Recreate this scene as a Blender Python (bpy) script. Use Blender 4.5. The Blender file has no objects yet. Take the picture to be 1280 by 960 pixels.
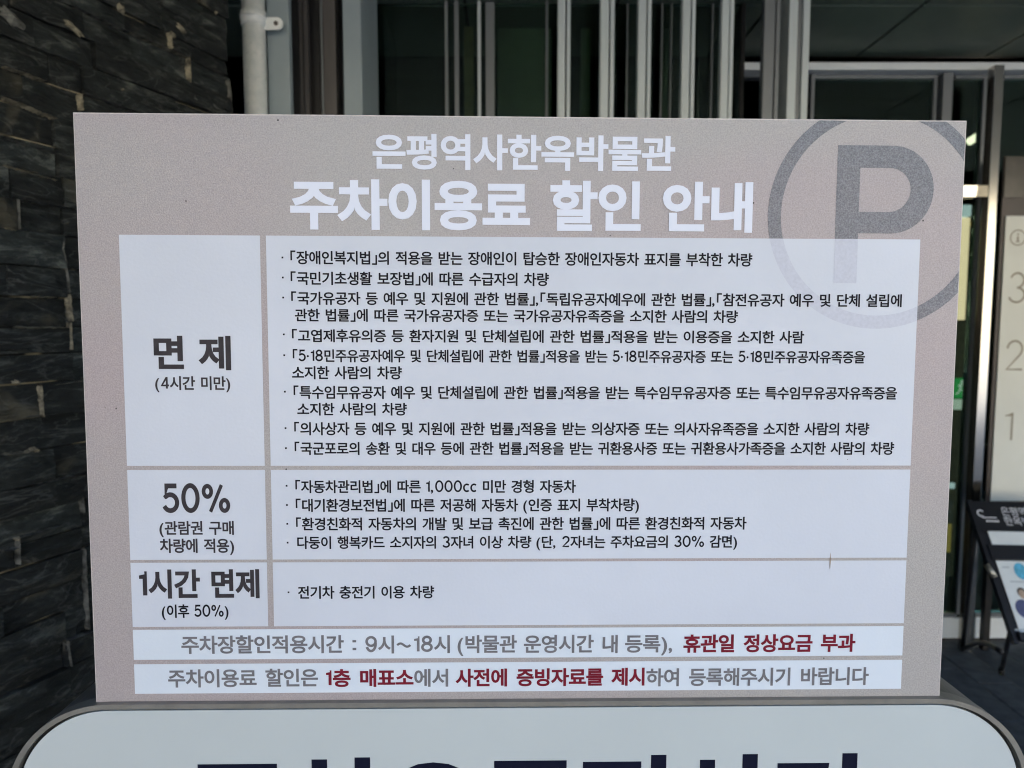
import bpy, bmesh, math, random
from mathutils import Vector, Matrix

random.seed(7)
SC = bpy.context.scene
COL = SC.collection
R = math.radians

# ------------------------------------------------------------------ camera
PITCH = R(4.7)
EYE = Vector((0, 0, 1.5))
FPX = 900.0                                   # focal length in pixels of the 1280 px wide photograph
FWD = Vector((0, math.cos(PITCH), -math.sin(PITCH)))
UP = Vector((0, math.sin(PITCH), math.cos(PITCH)))
RIGHT = Vector((1, 0, 0))
cd = bpy.data.cameras.new('camera')
cam = bpy.data.objects.new('camera', cd)
COL.objects.link(cam)
cam.location = EYE
cam.rotation_euler = (math.pi / 2 - PITCH, 0, 0)
cd.sensor_width = 36
cd.lens = FPX / 1280 * 36
cd.clip_start = 0.02
cd.clip_end = 3000
cd.dof.use_dof = True
cd.dof.focus_distance = 0.745
cd.dof.aperture_fstop = 6.5
SC.camera = cam

# ------------------------------------------------------------------ sky and sun
SUN_EL, SUN_AZ = 48.0, 20.0                    # the sun stands behind the museum: everything in view is in its shade
w = bpy.data.worlds.new('World')
SC.world = w
w.use_nodes = True
nt = w.node_tree
bg = nt.nodes['Background']
sky = nt.nodes.new('ShaderNodeTexSky')
sky.sky_type = 'NISHITA'
sky.sun_disc = False
sky.sun_elevation = R(SUN_EL)
sky.sun_rotation = R(SUN_AZ)
sky.air_density = 1.0
sky.dust_density = 2.0
nt.links.new(sky.outputs[0], bg.inputs[0])
bg.inputs[1].default_value = 0.13
sd = bpy.data.lights.new('sun', 'SUN')
sd.energy = 4.0
sd.angle = R(0.5)
sd.color = (1.0, 0.985, 0.955)
sun = bpy.data.objects.new('sun', sd)
COL.objects.link(sun)
dv = Vector((math.sin(R(SUN_AZ)) * math.cos(R(SUN_EL)), math.cos(R(SUN_AZ)) * math.cos(R(SUN_EL)), math.sin(R(SUN_EL))))
sun.rotation_euler = dv.to_track_quat('Z', 'Y').to_euler()
sun.location = dv * 30
SC.view_settings.view_transform = 'Standard'
SC.view_settings.look = 'None'
SC.view_settings.exposure = 2.8
SC.view_settings.gamma = 1.0
SC.cycles.pixel_filter_type = 'BLACKMAN_HARRIS'
SC.cycles.filter_width = 1.1
SC.cycles.max_bounces = 8
SC.cycles.diffuse_bounces = 4
SC.cycles.glossy_bounces = 4
SC.cycles.transparent_max_bounces = 12
SC.cycles.caustics_reflective = False
SC.cycles.caustics_refractive = False
SC.cycles.sample_clamp_indirect = 6.0


def ray(px, py):
    return (RIGHT * (px - 640) - UP * (py - 480) + FWD * FPX).normalized()


def atY(px, py, Y):
    r = ray(px, py)
    return EYE + r * (Y / r.y)


def atZ(px, py, Z):
    r = ray(px, py)
    return EYE + r * ((Z - EYE.z) / r.z)


# ------------------------------------------------------------------ materials
def new_mat(name):
    m = bpy.data.materials.new(name)
    m.use_nodes = True
    return m, m.node_tree, m.node_tree.nodes['Principled BSDF']


def mat(name, col, rough=0.5, metal=0.0, vary=0.0, scale=20.0, bump=0.0, bscale=200.0, rvary=0.0, stretch=(1, 1, 1), spec=0.5, col2=None, speck=0.0, coat=0.0):
    m, nt, b = new_mat(name)
    N, L = nt.nodes.new, nt.links.new
    b.inputs['Base Color'].default_value = (*col, 1)
    b.inputs['Roughness'].default_value = rough
    b.inputs['Metallic'].default_value = metal
    b.inputs['Specular IOR Level'].default_value = spec
    b.inputs['Coat Weight'].default_value = coat
    b.inputs['Coat Roughness'].default_value = 0.08
    tc = N('ShaderNodeTexCoord')
    mp = N('ShaderNodeMapping')
    mp.inputs['Scale'].default_value = stretch
    L(tc.outputs['Object'], mp.inputs[0])
    colsock = None
    if vary or col2:
        n = N('ShaderNodeTexNoise')
        n.inputs['Scale'].default_value = scale
        n.inputs['Detail'].default_value = 6
        n.inputs['Roughness'].default_value = 0.6
        L(mp.outputs[0], n.inputs['Vector'])
        r = N('ShaderNodeValToRGB')
        c2 = col2 or tuple(min(1, c * (1 + vary)) for c in col)
        c1 = col if col2 else tuple(c * (1 - vary) for c in col)
        r.color_ramp.elements[0].color = (*c1, 1)
        r.color_ramp.elements[1].color = (*c2, 1)
        r.color_ramp.elements[0].position = 0.35
        r.color_ramp.elements[1].position = 0.68
        L(n.outputs[0], r.inputs[0])
        colsock = r.outputs[0]
    if speck:
        v = N('ShaderNodeTexVoronoi')
        v.inputs['Scale'].default_value = speck
        v.inputs['Randomness'].default_value = 1
        L(tc.outputs['Object'], v.inputs['Vector'])
        mth = N('ShaderNodeMath'); mth.operation = 'LESS_THAN'
        L(v.outputs['Distance'], mth.inputs[0]); mth.inputs[1].default_value = 0.02
        n2 = N('ShaderNodeTexNoise'); n2.inputs['Scale'].default_value = 9
        L(tc.outputs['Object'], n2.inputs['Vector'])
        m2 = N('ShaderNodeMath'); m2.operation = 'GREATER_THAN'; m2.inputs[1].default_value = 0.56
        L(n2.outputs[0], m2.inputs[0])
        m3 = N('ShaderNodeMath'); m3.operation = 'MULTIPLY'
        L(mth.outputs[0], m3.inputs[0]); L(m2.outputs[0], m3.inputs[1])
        mx = N('ShaderNodeMix'); mx.data_type = 'RGBA'
        L(m3.outputs[0], mx.inputs['Factor'])
        if colsock: L(colsock, mx.inputs['A'])
        else: mx.inputs['A'].default_value = (*col, 1)
        mx.inputs['B'].default_value = (0.06, 0.05, 0.045, 1)
        colsock = mx.outputs['Result']
    if colsock:
        L(colsock, b.inputs['Base Color'])
    if rvary:
        n = N('ShaderNodeTexNoise')
        n.inputs['Scale'].default_value = scale * 1.7
        n.inputs['Detail'].default_value = 5
        L(mp.outputs[0], n.inputs['Vector'])
        mr = N('ShaderNodeMapRange')
        mr.inputs['To Min'].default_value = max(0.02, rough - rvary)
        mr.inputs['To Max'].default_value = min(1, rough + rvary)
        L(n.outputs[0], mr.inputs[0])
        L(mr.outputs[0], b.inputs['Roughness'])
    if bump:
        n = N('ShaderNodeTexNoise')
        n.inputs['Scale'].default_value = bscale
        n.inputs['Detail'].default_value = 4
        L(mp.outputs[0], n.inputs['Vector'])
        bp = N('ShaderNodeBump')
        bp.inputs['Strength'].default_value = bump
        bp.inputs['Distance'].default_value = 0.002
        L(n.outputs[0], bp.inputs['Height'])
        L(bp.outputs[0], b.inputs['Normal'])
    return m


def emit(name, col, strength):
    m, nt, b = new_mat(name)
    b.inputs['Base Color'].default_value = (*[c * 0.6 for c in col], 1)
    b.inputs['Emission Color'].default_value = (*col, 1)
    b.inputs['Emission Strength'].default_value = strength * 0.17
    return m


def glass_mat(name, tint, refl=1.0):
    m = bpy.data.materials.new(name)
    m.use_nodes = True
    nt = m.node_tree
    N, L = nt.nodes.new, nt.links.new
    nt.nodes.remove(nt.nodes['Principled BSDF'])
    t = N('ShaderNodeBsdfTransparent'); t.inputs[0].default_value = (*tint, 1)
    g = N('ShaderNodeBsdfGlossy'); g.inputs['Color'].default_value = (refl * 0.85, refl, refl * 0.9, 1); g.inputs['Roughness'].default_value = 0.0
    f = N('ShaderNodeFresnel'); f.inputs[0].default_value = 1.52
    mx = N('ShaderNodeMixShader')
    L(f.outputs[0], mx.inputs[0]); L(t.outputs[0], mx.inputs[1]); L(g.outputs[0], mx.inputs[2])
    L(mx.outputs[0], nt.nodes['Material Output'].inputs[0])
    return m


def slate_mat(name, light):
    """riven black slate: near-black, grey veins, a few rusty cream stains"""
    m, nt, b = new_mat(name)
    N, L = nt.nodes.new, nt.links.new
    tc = N('ShaderNodeTexCoord')
    oi = N('ShaderNodeObjectInfo')
    add = N('ShaderNodeVectorMath'); add.operation = 'ADD'
    sc = N('ShaderNodeVectorMath'); sc.operation = 'SCALE'; sc.inputs[0].default_value = (7, 5, 3)
    L(oi.outputs['Random'], sc.inputs['Scale'])
    L(tc.outputs['Object'], add.inputs[0]); L(sc.outputs[0], add.inputs[1])
    mp = N('ShaderNodeMapping'); mp.inputs['Scale'].default_value = (1, 1, 3.4)
    mp.inputs['Rotation'].default_value = (0.1, 0.35, 0)
    L(add.outputs[0], mp.inputs[0])
    n1 = N('ShaderNodeTexNoise'); n1.inputs['Scale'].default_value = 10; n1.inputs['Detail'].default_value = 10; n1.inputs['Roughness'].default_value = 0.75; n1.inputs['Distortion'].default_value = 0.35
    L(mp.outputs[0], n1.inputs['Vector'])
    r1 = N('ShaderNodeValToRGB')
    e = r1.color_ramp.elements
    e[0].position = 0.40; e[0].color = (0.0035 * light, 0.0048 * light, 0.0047 * light, 1)
    e[1].position = 0.70; e[1].color = (0.105 * light, 0.112 * light, 0.10 * light, 1)
    x = e.new(0.54); x.color = (0.014 * light, 0.017 * light, 0.0165 * light, 1)
    L(n1.outputs[0], r1.inputs[0])
    # thin pale veins
    n2 = N('ShaderNodeTexNoise'); n2.inputs['Scale'].default_value = 5; n2.inputs['Detail'].default_value = 7; n2.inputs['Distortion'].default_value = 0.9
    L(mp.outputs[0], n2.inputs['Vector'])
    sb = N('ShaderNodeMath'); sb.operation = 'SUBTRACT'; sb.inputs[1].default_value = 0.5; L(n2.outputs[0], sb.inputs[0])
    ab = N('ShaderNodeMath'); ab.operation = 'ABSOLUTE'; L(sb.outputs[0], ab.inputs[0])
    mr = N('ShaderNodeMapRange'); mr.inputs['From Min'].default_value = 0.0; mr.inputs['From Max'].default_value = 0.014; mr.inputs['To Min'].default_value = 0.6; mr.inputs['To Max'].default_value = 0
    L(ab.outputs[0], mr.inputs[0])
    mx = N('ShaderNodeMix'); mx.data_type = 'RGBA'
    L(mr.outputs[0], mx.inputs['Factor']); L(r1.outputs[0], mx.inputs['A']); mx.inputs['B'].default_value = (0.12, 0.125, 0.115, 1)
    # rusty cream stains
    n3 = N('ShaderNodeTexNoise'); n3.inputs['Scale'].default_value = 4.2; n3.inputs['Detail'].default_value = 5; n3.inputs['Distortion'].default_value = 0.6
    L(add.outputs[0], n3.inputs['Vector'])
    mr3 = N('ShaderNodeMapRange'); mr3.inputs['From Min'].default_value = 0.62; mr3.inputs['From Max'].default_value = 0.76; mr3.inputs['To Max'].default_value = 0.8
    L(n3.outputs[0], mr3.inputs[0])
    mx2 = N('ShaderNodeMix'); mx2.data_type = 'RGBA'
    L(mr3.outputs[0], mx2.inputs['Factor']); L(mx.outputs['Result'], mx2.inputs['A']); mx2.inputs['B'].default_value = (0.24, 0.21, 0.14, 1)
    L(mx2.outputs['Result'], b.inputs['Base Color'])
    b.inputs['Roughness'].default_value = 0.55
    n4 = N('ShaderNodeTexNoise'); n4.inputs['Scale'].default_value = 26; n4.inputs['Detail'].default_value = 8; n4.inputs['Distortion'].default_value = 0.2
    L(mp.outputs[0], n4.inputs['Vector'])
    ad = N('ShaderNodeMath'); ad.operation = 'ADD'; L(n4.outputs[0], ad.inputs[0]); L(n1.outputs[0], ad.inputs[1])
    bp = N('ShaderNodeBump'); bp.inputs['Strength'].default_value = 1.0; bp.inputs['Distance'].default_value = 0.014
    L(ad.outputs[0], bp.inputs['Height']); L(bp.outputs[0], b.inputs['Normal'])
    return m


def mortar_mat():
    m, nt, b = new_mat('mortar')
    N, L = nt.nodes.new, nt.links.new
    tc = N('ShaderNodeTexCoord')
    n = N('ShaderNodeTexNoise'); n.inputs['Scale'].default_value = 7; n.inputs['Detail'].default_value = 3
    L(tc.outputs['Object'], n.inputs['Vector'])
    r = N('ShaderNodeValToRGB'); e = r.color_ramp.elements
    e[0].position = 0.50; e[0].color = (0.012, 0.012, 0.012, 1)
    e[1].position = 0.58; e[1].color = (0.42, 0.36, 0.24, 1)
    L(n.outputs[0], r.inputs[0]); L(r.outputs[0], b.inputs['Base Color'])
    b.inputs['Roughness'].default_value = 0.9
    return m


def sign_face_mat(name, ca, cb, cc, rough, metal, sparkle=0.5):
    """satin metallic print: a warm grey film whose tint drifts across the sheet, with a fine grain"""
    m, nt, b = new_mat(name)
    N, L = nt.nodes.new, nt.links.new
    tc = N('ShaderNodeTexCoord')
    mp = N('ShaderNodeMapping'); mp.inputs['Scale'].default_value = (1.6, 1, 3.2)
    L(tc.outputs['Object'], mp.inputs[0])
    n = N('ShaderNodeTexNoise'); n.inputs['Scale'].default_value = 1.3; n.inputs['Detail'].default_value = 1.5
    L(mp.outputs[0], n.inputs['Vector'])
    r = N('ShaderNodeValToRGB'); e = r.color_ramp.elements
    e[0].position = 0.36; e[0].color = (*ca, 1); e[1].position = 0.62; e[1].color = (*cc, 1)
    x = e.new(0.48); x.color = (*cb, 1)
    L(n.outputs[0], r.inputs[0])
    g = N('ShaderNodeTexNoise'); g.inputs['Scale'].default_value = 700; g.inputs['Detail'].default_value = 2
    L(tc.outputs['Object'], g.inputs['Vector'])
    mr = N('ShaderNodeMapRange'); mr.inputs['From Min'].default_value = 0.3; mr.inputs['From Max'].default_value = 0.7
    mr.inputs['To Min'].default_value = 1 - sparkle * 0.28; mr.inputs['To Max'].default_value = 1 + sparkle * 0.28
    L(g.outputs[0], mr.inputs[0])
    mu = N('ShaderNodeVectorMath'); mu.operation = 'SCALE'
    L(r.outputs[0], mu.inputs[0]); L(mr.outputs[0], mu.inputs['Scale'])
    v = N('ShaderNodeTexVoronoi'); v.inputs['Scale'].default_value = 75
    L(tc.outputs['Object'], v.inputs['Vector'])
    lt = N('ShaderNodeMath'); lt.operation = 'LESS_THAN'; lt.inputs[1].default_value = 0.07; L(v.outputs['Distance'], lt.inputs[0])
    n2 = N('ShaderNodeTexNoise'); n2.inputs['Scale'].default_value = 11; L(tc.outputs['Object'], n2.inputs['Vector'])
    gt = N('ShaderNodeMath'); gt.operation = 'GREATER_THAN'; gt.inputs[1].default_value = 0.6; L(n2.outputs[0], gt.inputs[0])
    an = N('ShaderNodeMath'); an.operation = 'MULTIPLY'; L(lt.outputs[0], an.inputs[0]); L(gt.outputs[0], an.inputs[1])
    mx = N('ShaderNodeMix'); mx.data_type = 'RGBA'
    L(an.outputs[0], mx.inputs['Factor']); L(mu.outputs[0], mx.inputs['A']); mx.inputs['B'].default_value = (0.07, 0.06, 0.055, 1)
    L(mx.outputs['Result'], b.inputs['Base Color'])
    b.inputs['Roughness'].default_value = rough
    b.inputs['Metallic'].default_value = metal
    bp = N('ShaderNodeBump'); bp.inputs['Strength'].default_value = sparkle; bp.inputs['Distance'].default_value = 0.0006
    L(g.outputs[0], bp.inputs['Height']); L(bp.outputs[0], b.inputs['Normal'])
    return m


M = {}
M['slate'] = slate_mat('black_slate', 1.05)
M['slate_pale'] = slate_mat('grey_slate', 2.6)
M['slate_mid'] = slate_mat('dark_grey_slate', 1.7)
M['mortar'] = mortar_mat()
M['sign_face'] = sign_face_mat('sign_film', (0.435, 0.357, 0.34), (0.43, 0.366, 0.343), (0.425, 0.385, 0.35), 0.5, 0.12, 0.5)
M['sign_ring'] = sign_face_mat('sign_mark_film', (0.225, 0.205, 0.204), (0.215, 0.206, 0.208), (0.205, 0.203, 0.206), 0.45, 0.1, 1.15)
M['cell'] = mat('white_print', (0.655, 0.66, 0.69), 0.40, vary=0.045, scale=3.5, bump=0.08, bscale=300, speck=41, rvary=0.12)
M['cell_white'] = mat('opaque_white_print', (0.72, 0.75, 0.775), 0.42, vary=0.035, scale=5, bump=0.08, bscale=300)
M['cell_ring'] = mat('faint_grey_print', (0.575, 0.57, 0.615), 0.42, vary=0.05, scale=300, bump=0.08, bscale=300)
M['white_ink'] = mat('white_ink', (0.8, 0.8, 0.85), 0.45, vary=0.02, scale=5)
M['black_ink'] = mat('black_ink', (0.008, 0.007, 0.010), 0.6, spec=0.15)
M['dark_ink'] = mat('dark_grey_ink', (0.045, 0.037, 0.04), 0.45, vary=0.25, scale=60, spec=0.15)
M['grey_ink'] = mat('grey_ink', (0.19, 0.175, 0.175), 0.45, vary=0.15, scale=80, spec=0.15)
M['red_ink'] = mat('dark_red_ink', (0.20, 0.012, 0.025), 0.45, vary=0.15, scale=80, spec=0.15)
M['core'] = mat('board_core', (0.62, 0.55, 0.5), 0.6, vary=0.15, scale=90)
M['rust'] = mat('rust', (0.30, 0.19, 0.11), 0.8, vary=0.4, scale=300)
M['rim'] = mat('bronze_rim', (0.255, 0.238, 0.205), 0.42, 0.5, vary=0.12, scale=30, bump=0.25, bscale=700)
M['dark_gap'] = mat('black_rubber', (0.012, 0.012, 0.012), 0.7)
M['cabinet'] = mat('bronze_paint', (0.115, 0.108, 0.098), 0.4, 0.4, vary=0.08, scale=12, bump=0.2, bscale=500)
M['acrylic'] = mat('milky_acrylic', (0.565, 0.585, 0.55), 0.14, vary=0.02, scale=4, speck=16, rvary=0.06)
M['navy'] = mat('navy_print', (0.008, 0.009, 0.022), 0.3, spec=0.15)
M['galv'] = mat('galvanised_steel', (0.88, 0.94, 0.95), 0.30, 0.0, vary=0.12, scale=25, bump=0.15, bscale=120, rvary=0.1)
M['bluegrey'] = mat('blue_grey_paint', (0.30, 0.36, 0.39), 0.5, vary=0.05, scale=8)
M['alu'] = mat('anodised_aluminium', (0.58, 0.64, 0.66), 0.35, 0.0, vary=0.05, scale=14, stretch=(1, 1, 0.1), bump=0.05, bscale=90)
M['alu_dark'] = mat('dark_anodised_aluminium', (0.19, 0.205, 0.22), 0.45, 0.3, vary=0.08, scale=14, stretch=(1, 1, 0.1))
M['brown_alu'] = mat('brown_aluminium', (0.085, 0.078, 0.076), 0.5, 0.2, vary=0.2, scale=20, stretch=(1, 1, 0.1))
M['black_metal'] = mat('black_metal', (0.012, 0.012, 0.013), 0.4, vary=0.2, scale=20)
M['soffit'] = mat('soffit_panel_paint', (0.145, 0.185, 0.15), 0.45, 0.1, vary=0.12, scale=2.5, bump=0.05, bscale=20)
M['beam'] = mat('pale_metal', (0.84, 0.88, 0.90), 0.35, 0.0, vary=0.06, scale=5, stretch=(0.3, 1, 1))
M['render'] = mat('cream_render', (0.66, 0.58, 0.43), 0.9, vary=0.06, scale=2, bump=0.2, bscale=40)
M['mass'] = mat('grey_cladding', (0.2, 0.2, 0.2), 0.7, vary=0.1, scale=2)
M['paver'] = mat('granite_paver', (0.075, 0.085, 0.095), 0.7, vary=0.3, scale=18, bump=0.5, bscale=160, rvary=0.1)
M['paver_b'] = mat('granite_paver_dark', (0.062, 0.071, 0.081), 0.72, vary=0.3, scale=18, bump=0.5, bscale=160)
M['ground'] = mat('concrete_paving', (0.20, 0.203, 0.205), 0.9, vary=0.25, scale=1.5, bump=0.4, bscale=60)
M['bed'] = mat('joint_sand', (0.012, 0.013, 0.014), 0.95, vary=0.2, scale=40)
M['steel'] = mat('stainless_steel', (0.46, 0.44, 0.40), 0.13, 1.0, vary=0.03, scale=6, stretch=(1, 1, 0.15))
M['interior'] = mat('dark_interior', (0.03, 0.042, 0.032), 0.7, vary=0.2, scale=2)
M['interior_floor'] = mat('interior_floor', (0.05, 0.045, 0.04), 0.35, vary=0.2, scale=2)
M['glass'] = glass_mat('green_tinted_glass', (0.62, 0.70, 0.64), 0.9)
M['glass_dark'] = glass_mat('dark_tinted_glass', (0.60, 0.68, 0.62), 0.9)
M['board_brown'] = mat('brown_board_frame', (0.07, 0.055, 0.05), 0.4, vary=0.1, scale=10)
M['board_smoke'] = mat('smoky_header', (0.085, 0.078, 0.068), 0.2, vary=0.25, scale=7)
M['board_cream'] = mat('cream_board', (0.80, 0.81, 0.75), 0.4, vary=0.03, scale=4)
M['gold'] = mat('gold_grey_print', (0.33, 0.29, 0.22), 0.5)
M['stand_black'] = mat('black_stand', (0.014, 0.014, 0.017), 0.35, vary=0.1, scale=10)
M['paper'] = mat('leaflet_paper', (0.74, 0.78, 0.79), 0.5, vary=0.03, scale=20)
M['paper_blue'] = mat('blue_print', (0.1, 0.42, 0.62), 0.5, vary=0.3, scale=60)
M['paper_navy'] = mat('navy_jacket_print', (0.08, 0.09, 0.2), 0.5, vary=0.2, scale=60)
M['paper_skin'] = mat('skin_print', (0.45, 0.33, 0.24), 0.5, vary=0.2, scale=60)
M['paper_hair'] = mat('hair_print', (0.05, 0.045, 0.04), 0.5)
M['paper_grey'] = mat('pale_grey_print', (0.5, 0.54, 0.56), 0.5)
M['paper_teal'] = mat('teal_print', (0.2, 0.5, 0.5), 0.5)
M['clip'] = mat('zinc_clip', (0.4, 0.38, 0.33), 0.35, 0.7)
M['lamp'] = emit('lamp_tube', (1.0, 0.9, 0.7), 2.4)
M['warm_glow'] = emit('cream_glow', (1.0, 0.74, 0.5), 1.3)  # self-lit cream that imitates a reflection
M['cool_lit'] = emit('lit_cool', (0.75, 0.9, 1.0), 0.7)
M['exit_green'] = emit('exit_green', (0.02, 0.42, 0.10), 0.55)
M['exit_white'] = emit('exit_white', (0.8, 0.95, 0.85), 0.5)
M['amber'] = emit('amber_glow', (0.6, 0.42, 0.08), 0.35)  # self-lit amber for the added reflection strips and the counter panel
M['olive'] = mat('olive_print', (0.07, 0.075, 0.045), 0.6, vary=0.3, scale=30)
M['foliage'] = mat('foliage', (0.035, 0.06, 0.02), 0.8, vary=0.5, scale=5)
M['bark'] = mat('bark', (0.08, 0.06, 0.045), 0.9, vary=0.3, scale=20)
M['tile_roof'] = mat('grey_roof_tile', (0.09, 0.09, 0.095), 0.7, vary=0.2, scale=10)
M['window_dark'] = mat('window_dark', (0.03, 0.035, 0.04), 0.1)

# ------------------------------------------------------------------ mesh helpers
def bx(bm, x0, x1, y0, y1, z0, z1, bevel=0.0):
    vs = [bm.verts.new(p) for p in ((x0, y0, z0), (x1, y0, z0), (x1, y1, z0), (x0, y1, z0), (x0, y0, z1), (x1, y0, z1), (x1, y1, z1), (x0, y1, z1))]
    fs = [bm.faces.new([vs[i] for i in q]) for q in ((0, 3, 2, 1), (4, 5, 6, 7), (0, 1, 5, 4), (1, 2, 6, 5), (2, 3, 7, 6), (3, 0, 4, 7))]
    if bevel:
        es = list({e for f in fs for e in f.edges})
        bmesh.ops.bevel(bm, geom=es, offset=bevel, segments=2, affect='EDGES', profile=0.6)
    return vs


def box(x0, x1, y0, y1, z0, z1, bevel=0.0):
    bm = bmesh.new()
    bx(bm, x0, x1, y0, y1, z0, z1, bevel)
    return bm


def obj(name, bm, m=None, parent=None, smooth=False):
    me = bpy.data.meshes.new(name)
    if isinstance(bm, bmesh.types.BMesh):
        bm.normal_update()
        bm.to_mesh(me)
        bm.free()
    else:
        me.from_pydata(bm[0], [], bm[1])
        me.update()
    if m: me.materials.append(m)
    if smooth:
        for p in me.polygons: p.use_smooth = True
    o = bpy.data.objects.new(name, me)
    COL.objects.link(o)
    if parent: o.parent = parent
    return o


def thing(name, label, cat, loc=(0, 0, 0), group=None):
    o = bpy.data.objects.new(name, None)
    o.empty_display_size = 0.1
    COL.objects.link(o)
    o.location = loc
    o['label'] = label; o['category'] = cat
    if group: o['group'] = group
    return o


def keep(o, parent):
    """parent without moving (things that are built in world coordinates)"""
    o.parent = parent
    o.matrix_parent_inverse = Matrix.Translation(-Vector(parent.location)) if parent.type == 'EMPTY' else parent.matrix_world.inverted()
    return o


def part(name, bm, m, parent, smooth=False):
    return keep(obj(name, bm, m, None, smooth), parent)


def tube(bm, p0, p1, r, seg=20, caps=True):
    p0, p1 = Vector(p0), Vector(p1)
    q = (p1 - p0).to_track_quat('Z', 'Y')
    rings = []
    for p in (p0, p1):
        rings.append([bm.verts.new(p + q @ Vector((r * math.cos(2 * math.pi * k / seg), r * math.sin(2 * math.pi * k / seg), 0))) for k in range(seg)])
    for k in range(seg):
        bm.faces.new((rings[0][k], rings[0][(k + 1) % seg], rings[1][(k + 1) % seg], rings[1][k]))
    if caps:
        bm.faces.new(list(reversed(rings[0]))); bm.faces.new(rings[1])


def sweep(bm, pts, r, seg=10):
    rings = []
    for k, p in enumerate(pts):
        d = pts[min(k + 1, len(pts) - 1)] - pts[max(k - 1, 0)]
        q = d.to_track_quat('Z', 'Y')
        rings.append([bm.verts.new(p + q @ Vector((r * math.cos(2 * math.pi * j / seg), r * math.sin(2 * math.pi * j / seg), 0))) for j in range(seg)])
    for a, b in zip(rings, rings[1:]):
        for j in range(seg): bm.faces.new((a[j], a[(j + 1) % seg], b[(j + 1) % seg], b[j]))
    bm.faces.new(list(reversed(rings[0]))); bm.faces.new(rings[-1])


def prism(pts, y0, y1):
    """outline in x,z extruded along y"""
    bm = bmesh.new()
    a = [bm.verts.new((x, y0, z)) for x, z in pts]
    b = [bm.verts.new((x, y1, z)) for x, z in pts]
    bm.faces.new(a); bm.faces.new(list(reversed(b)))
    n = len(pts)
    for k in range(n):
        bm.faces.new((a[(k + 1) % n], a[k], b[k], b[(k + 1) % n]))
    return bm


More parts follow.
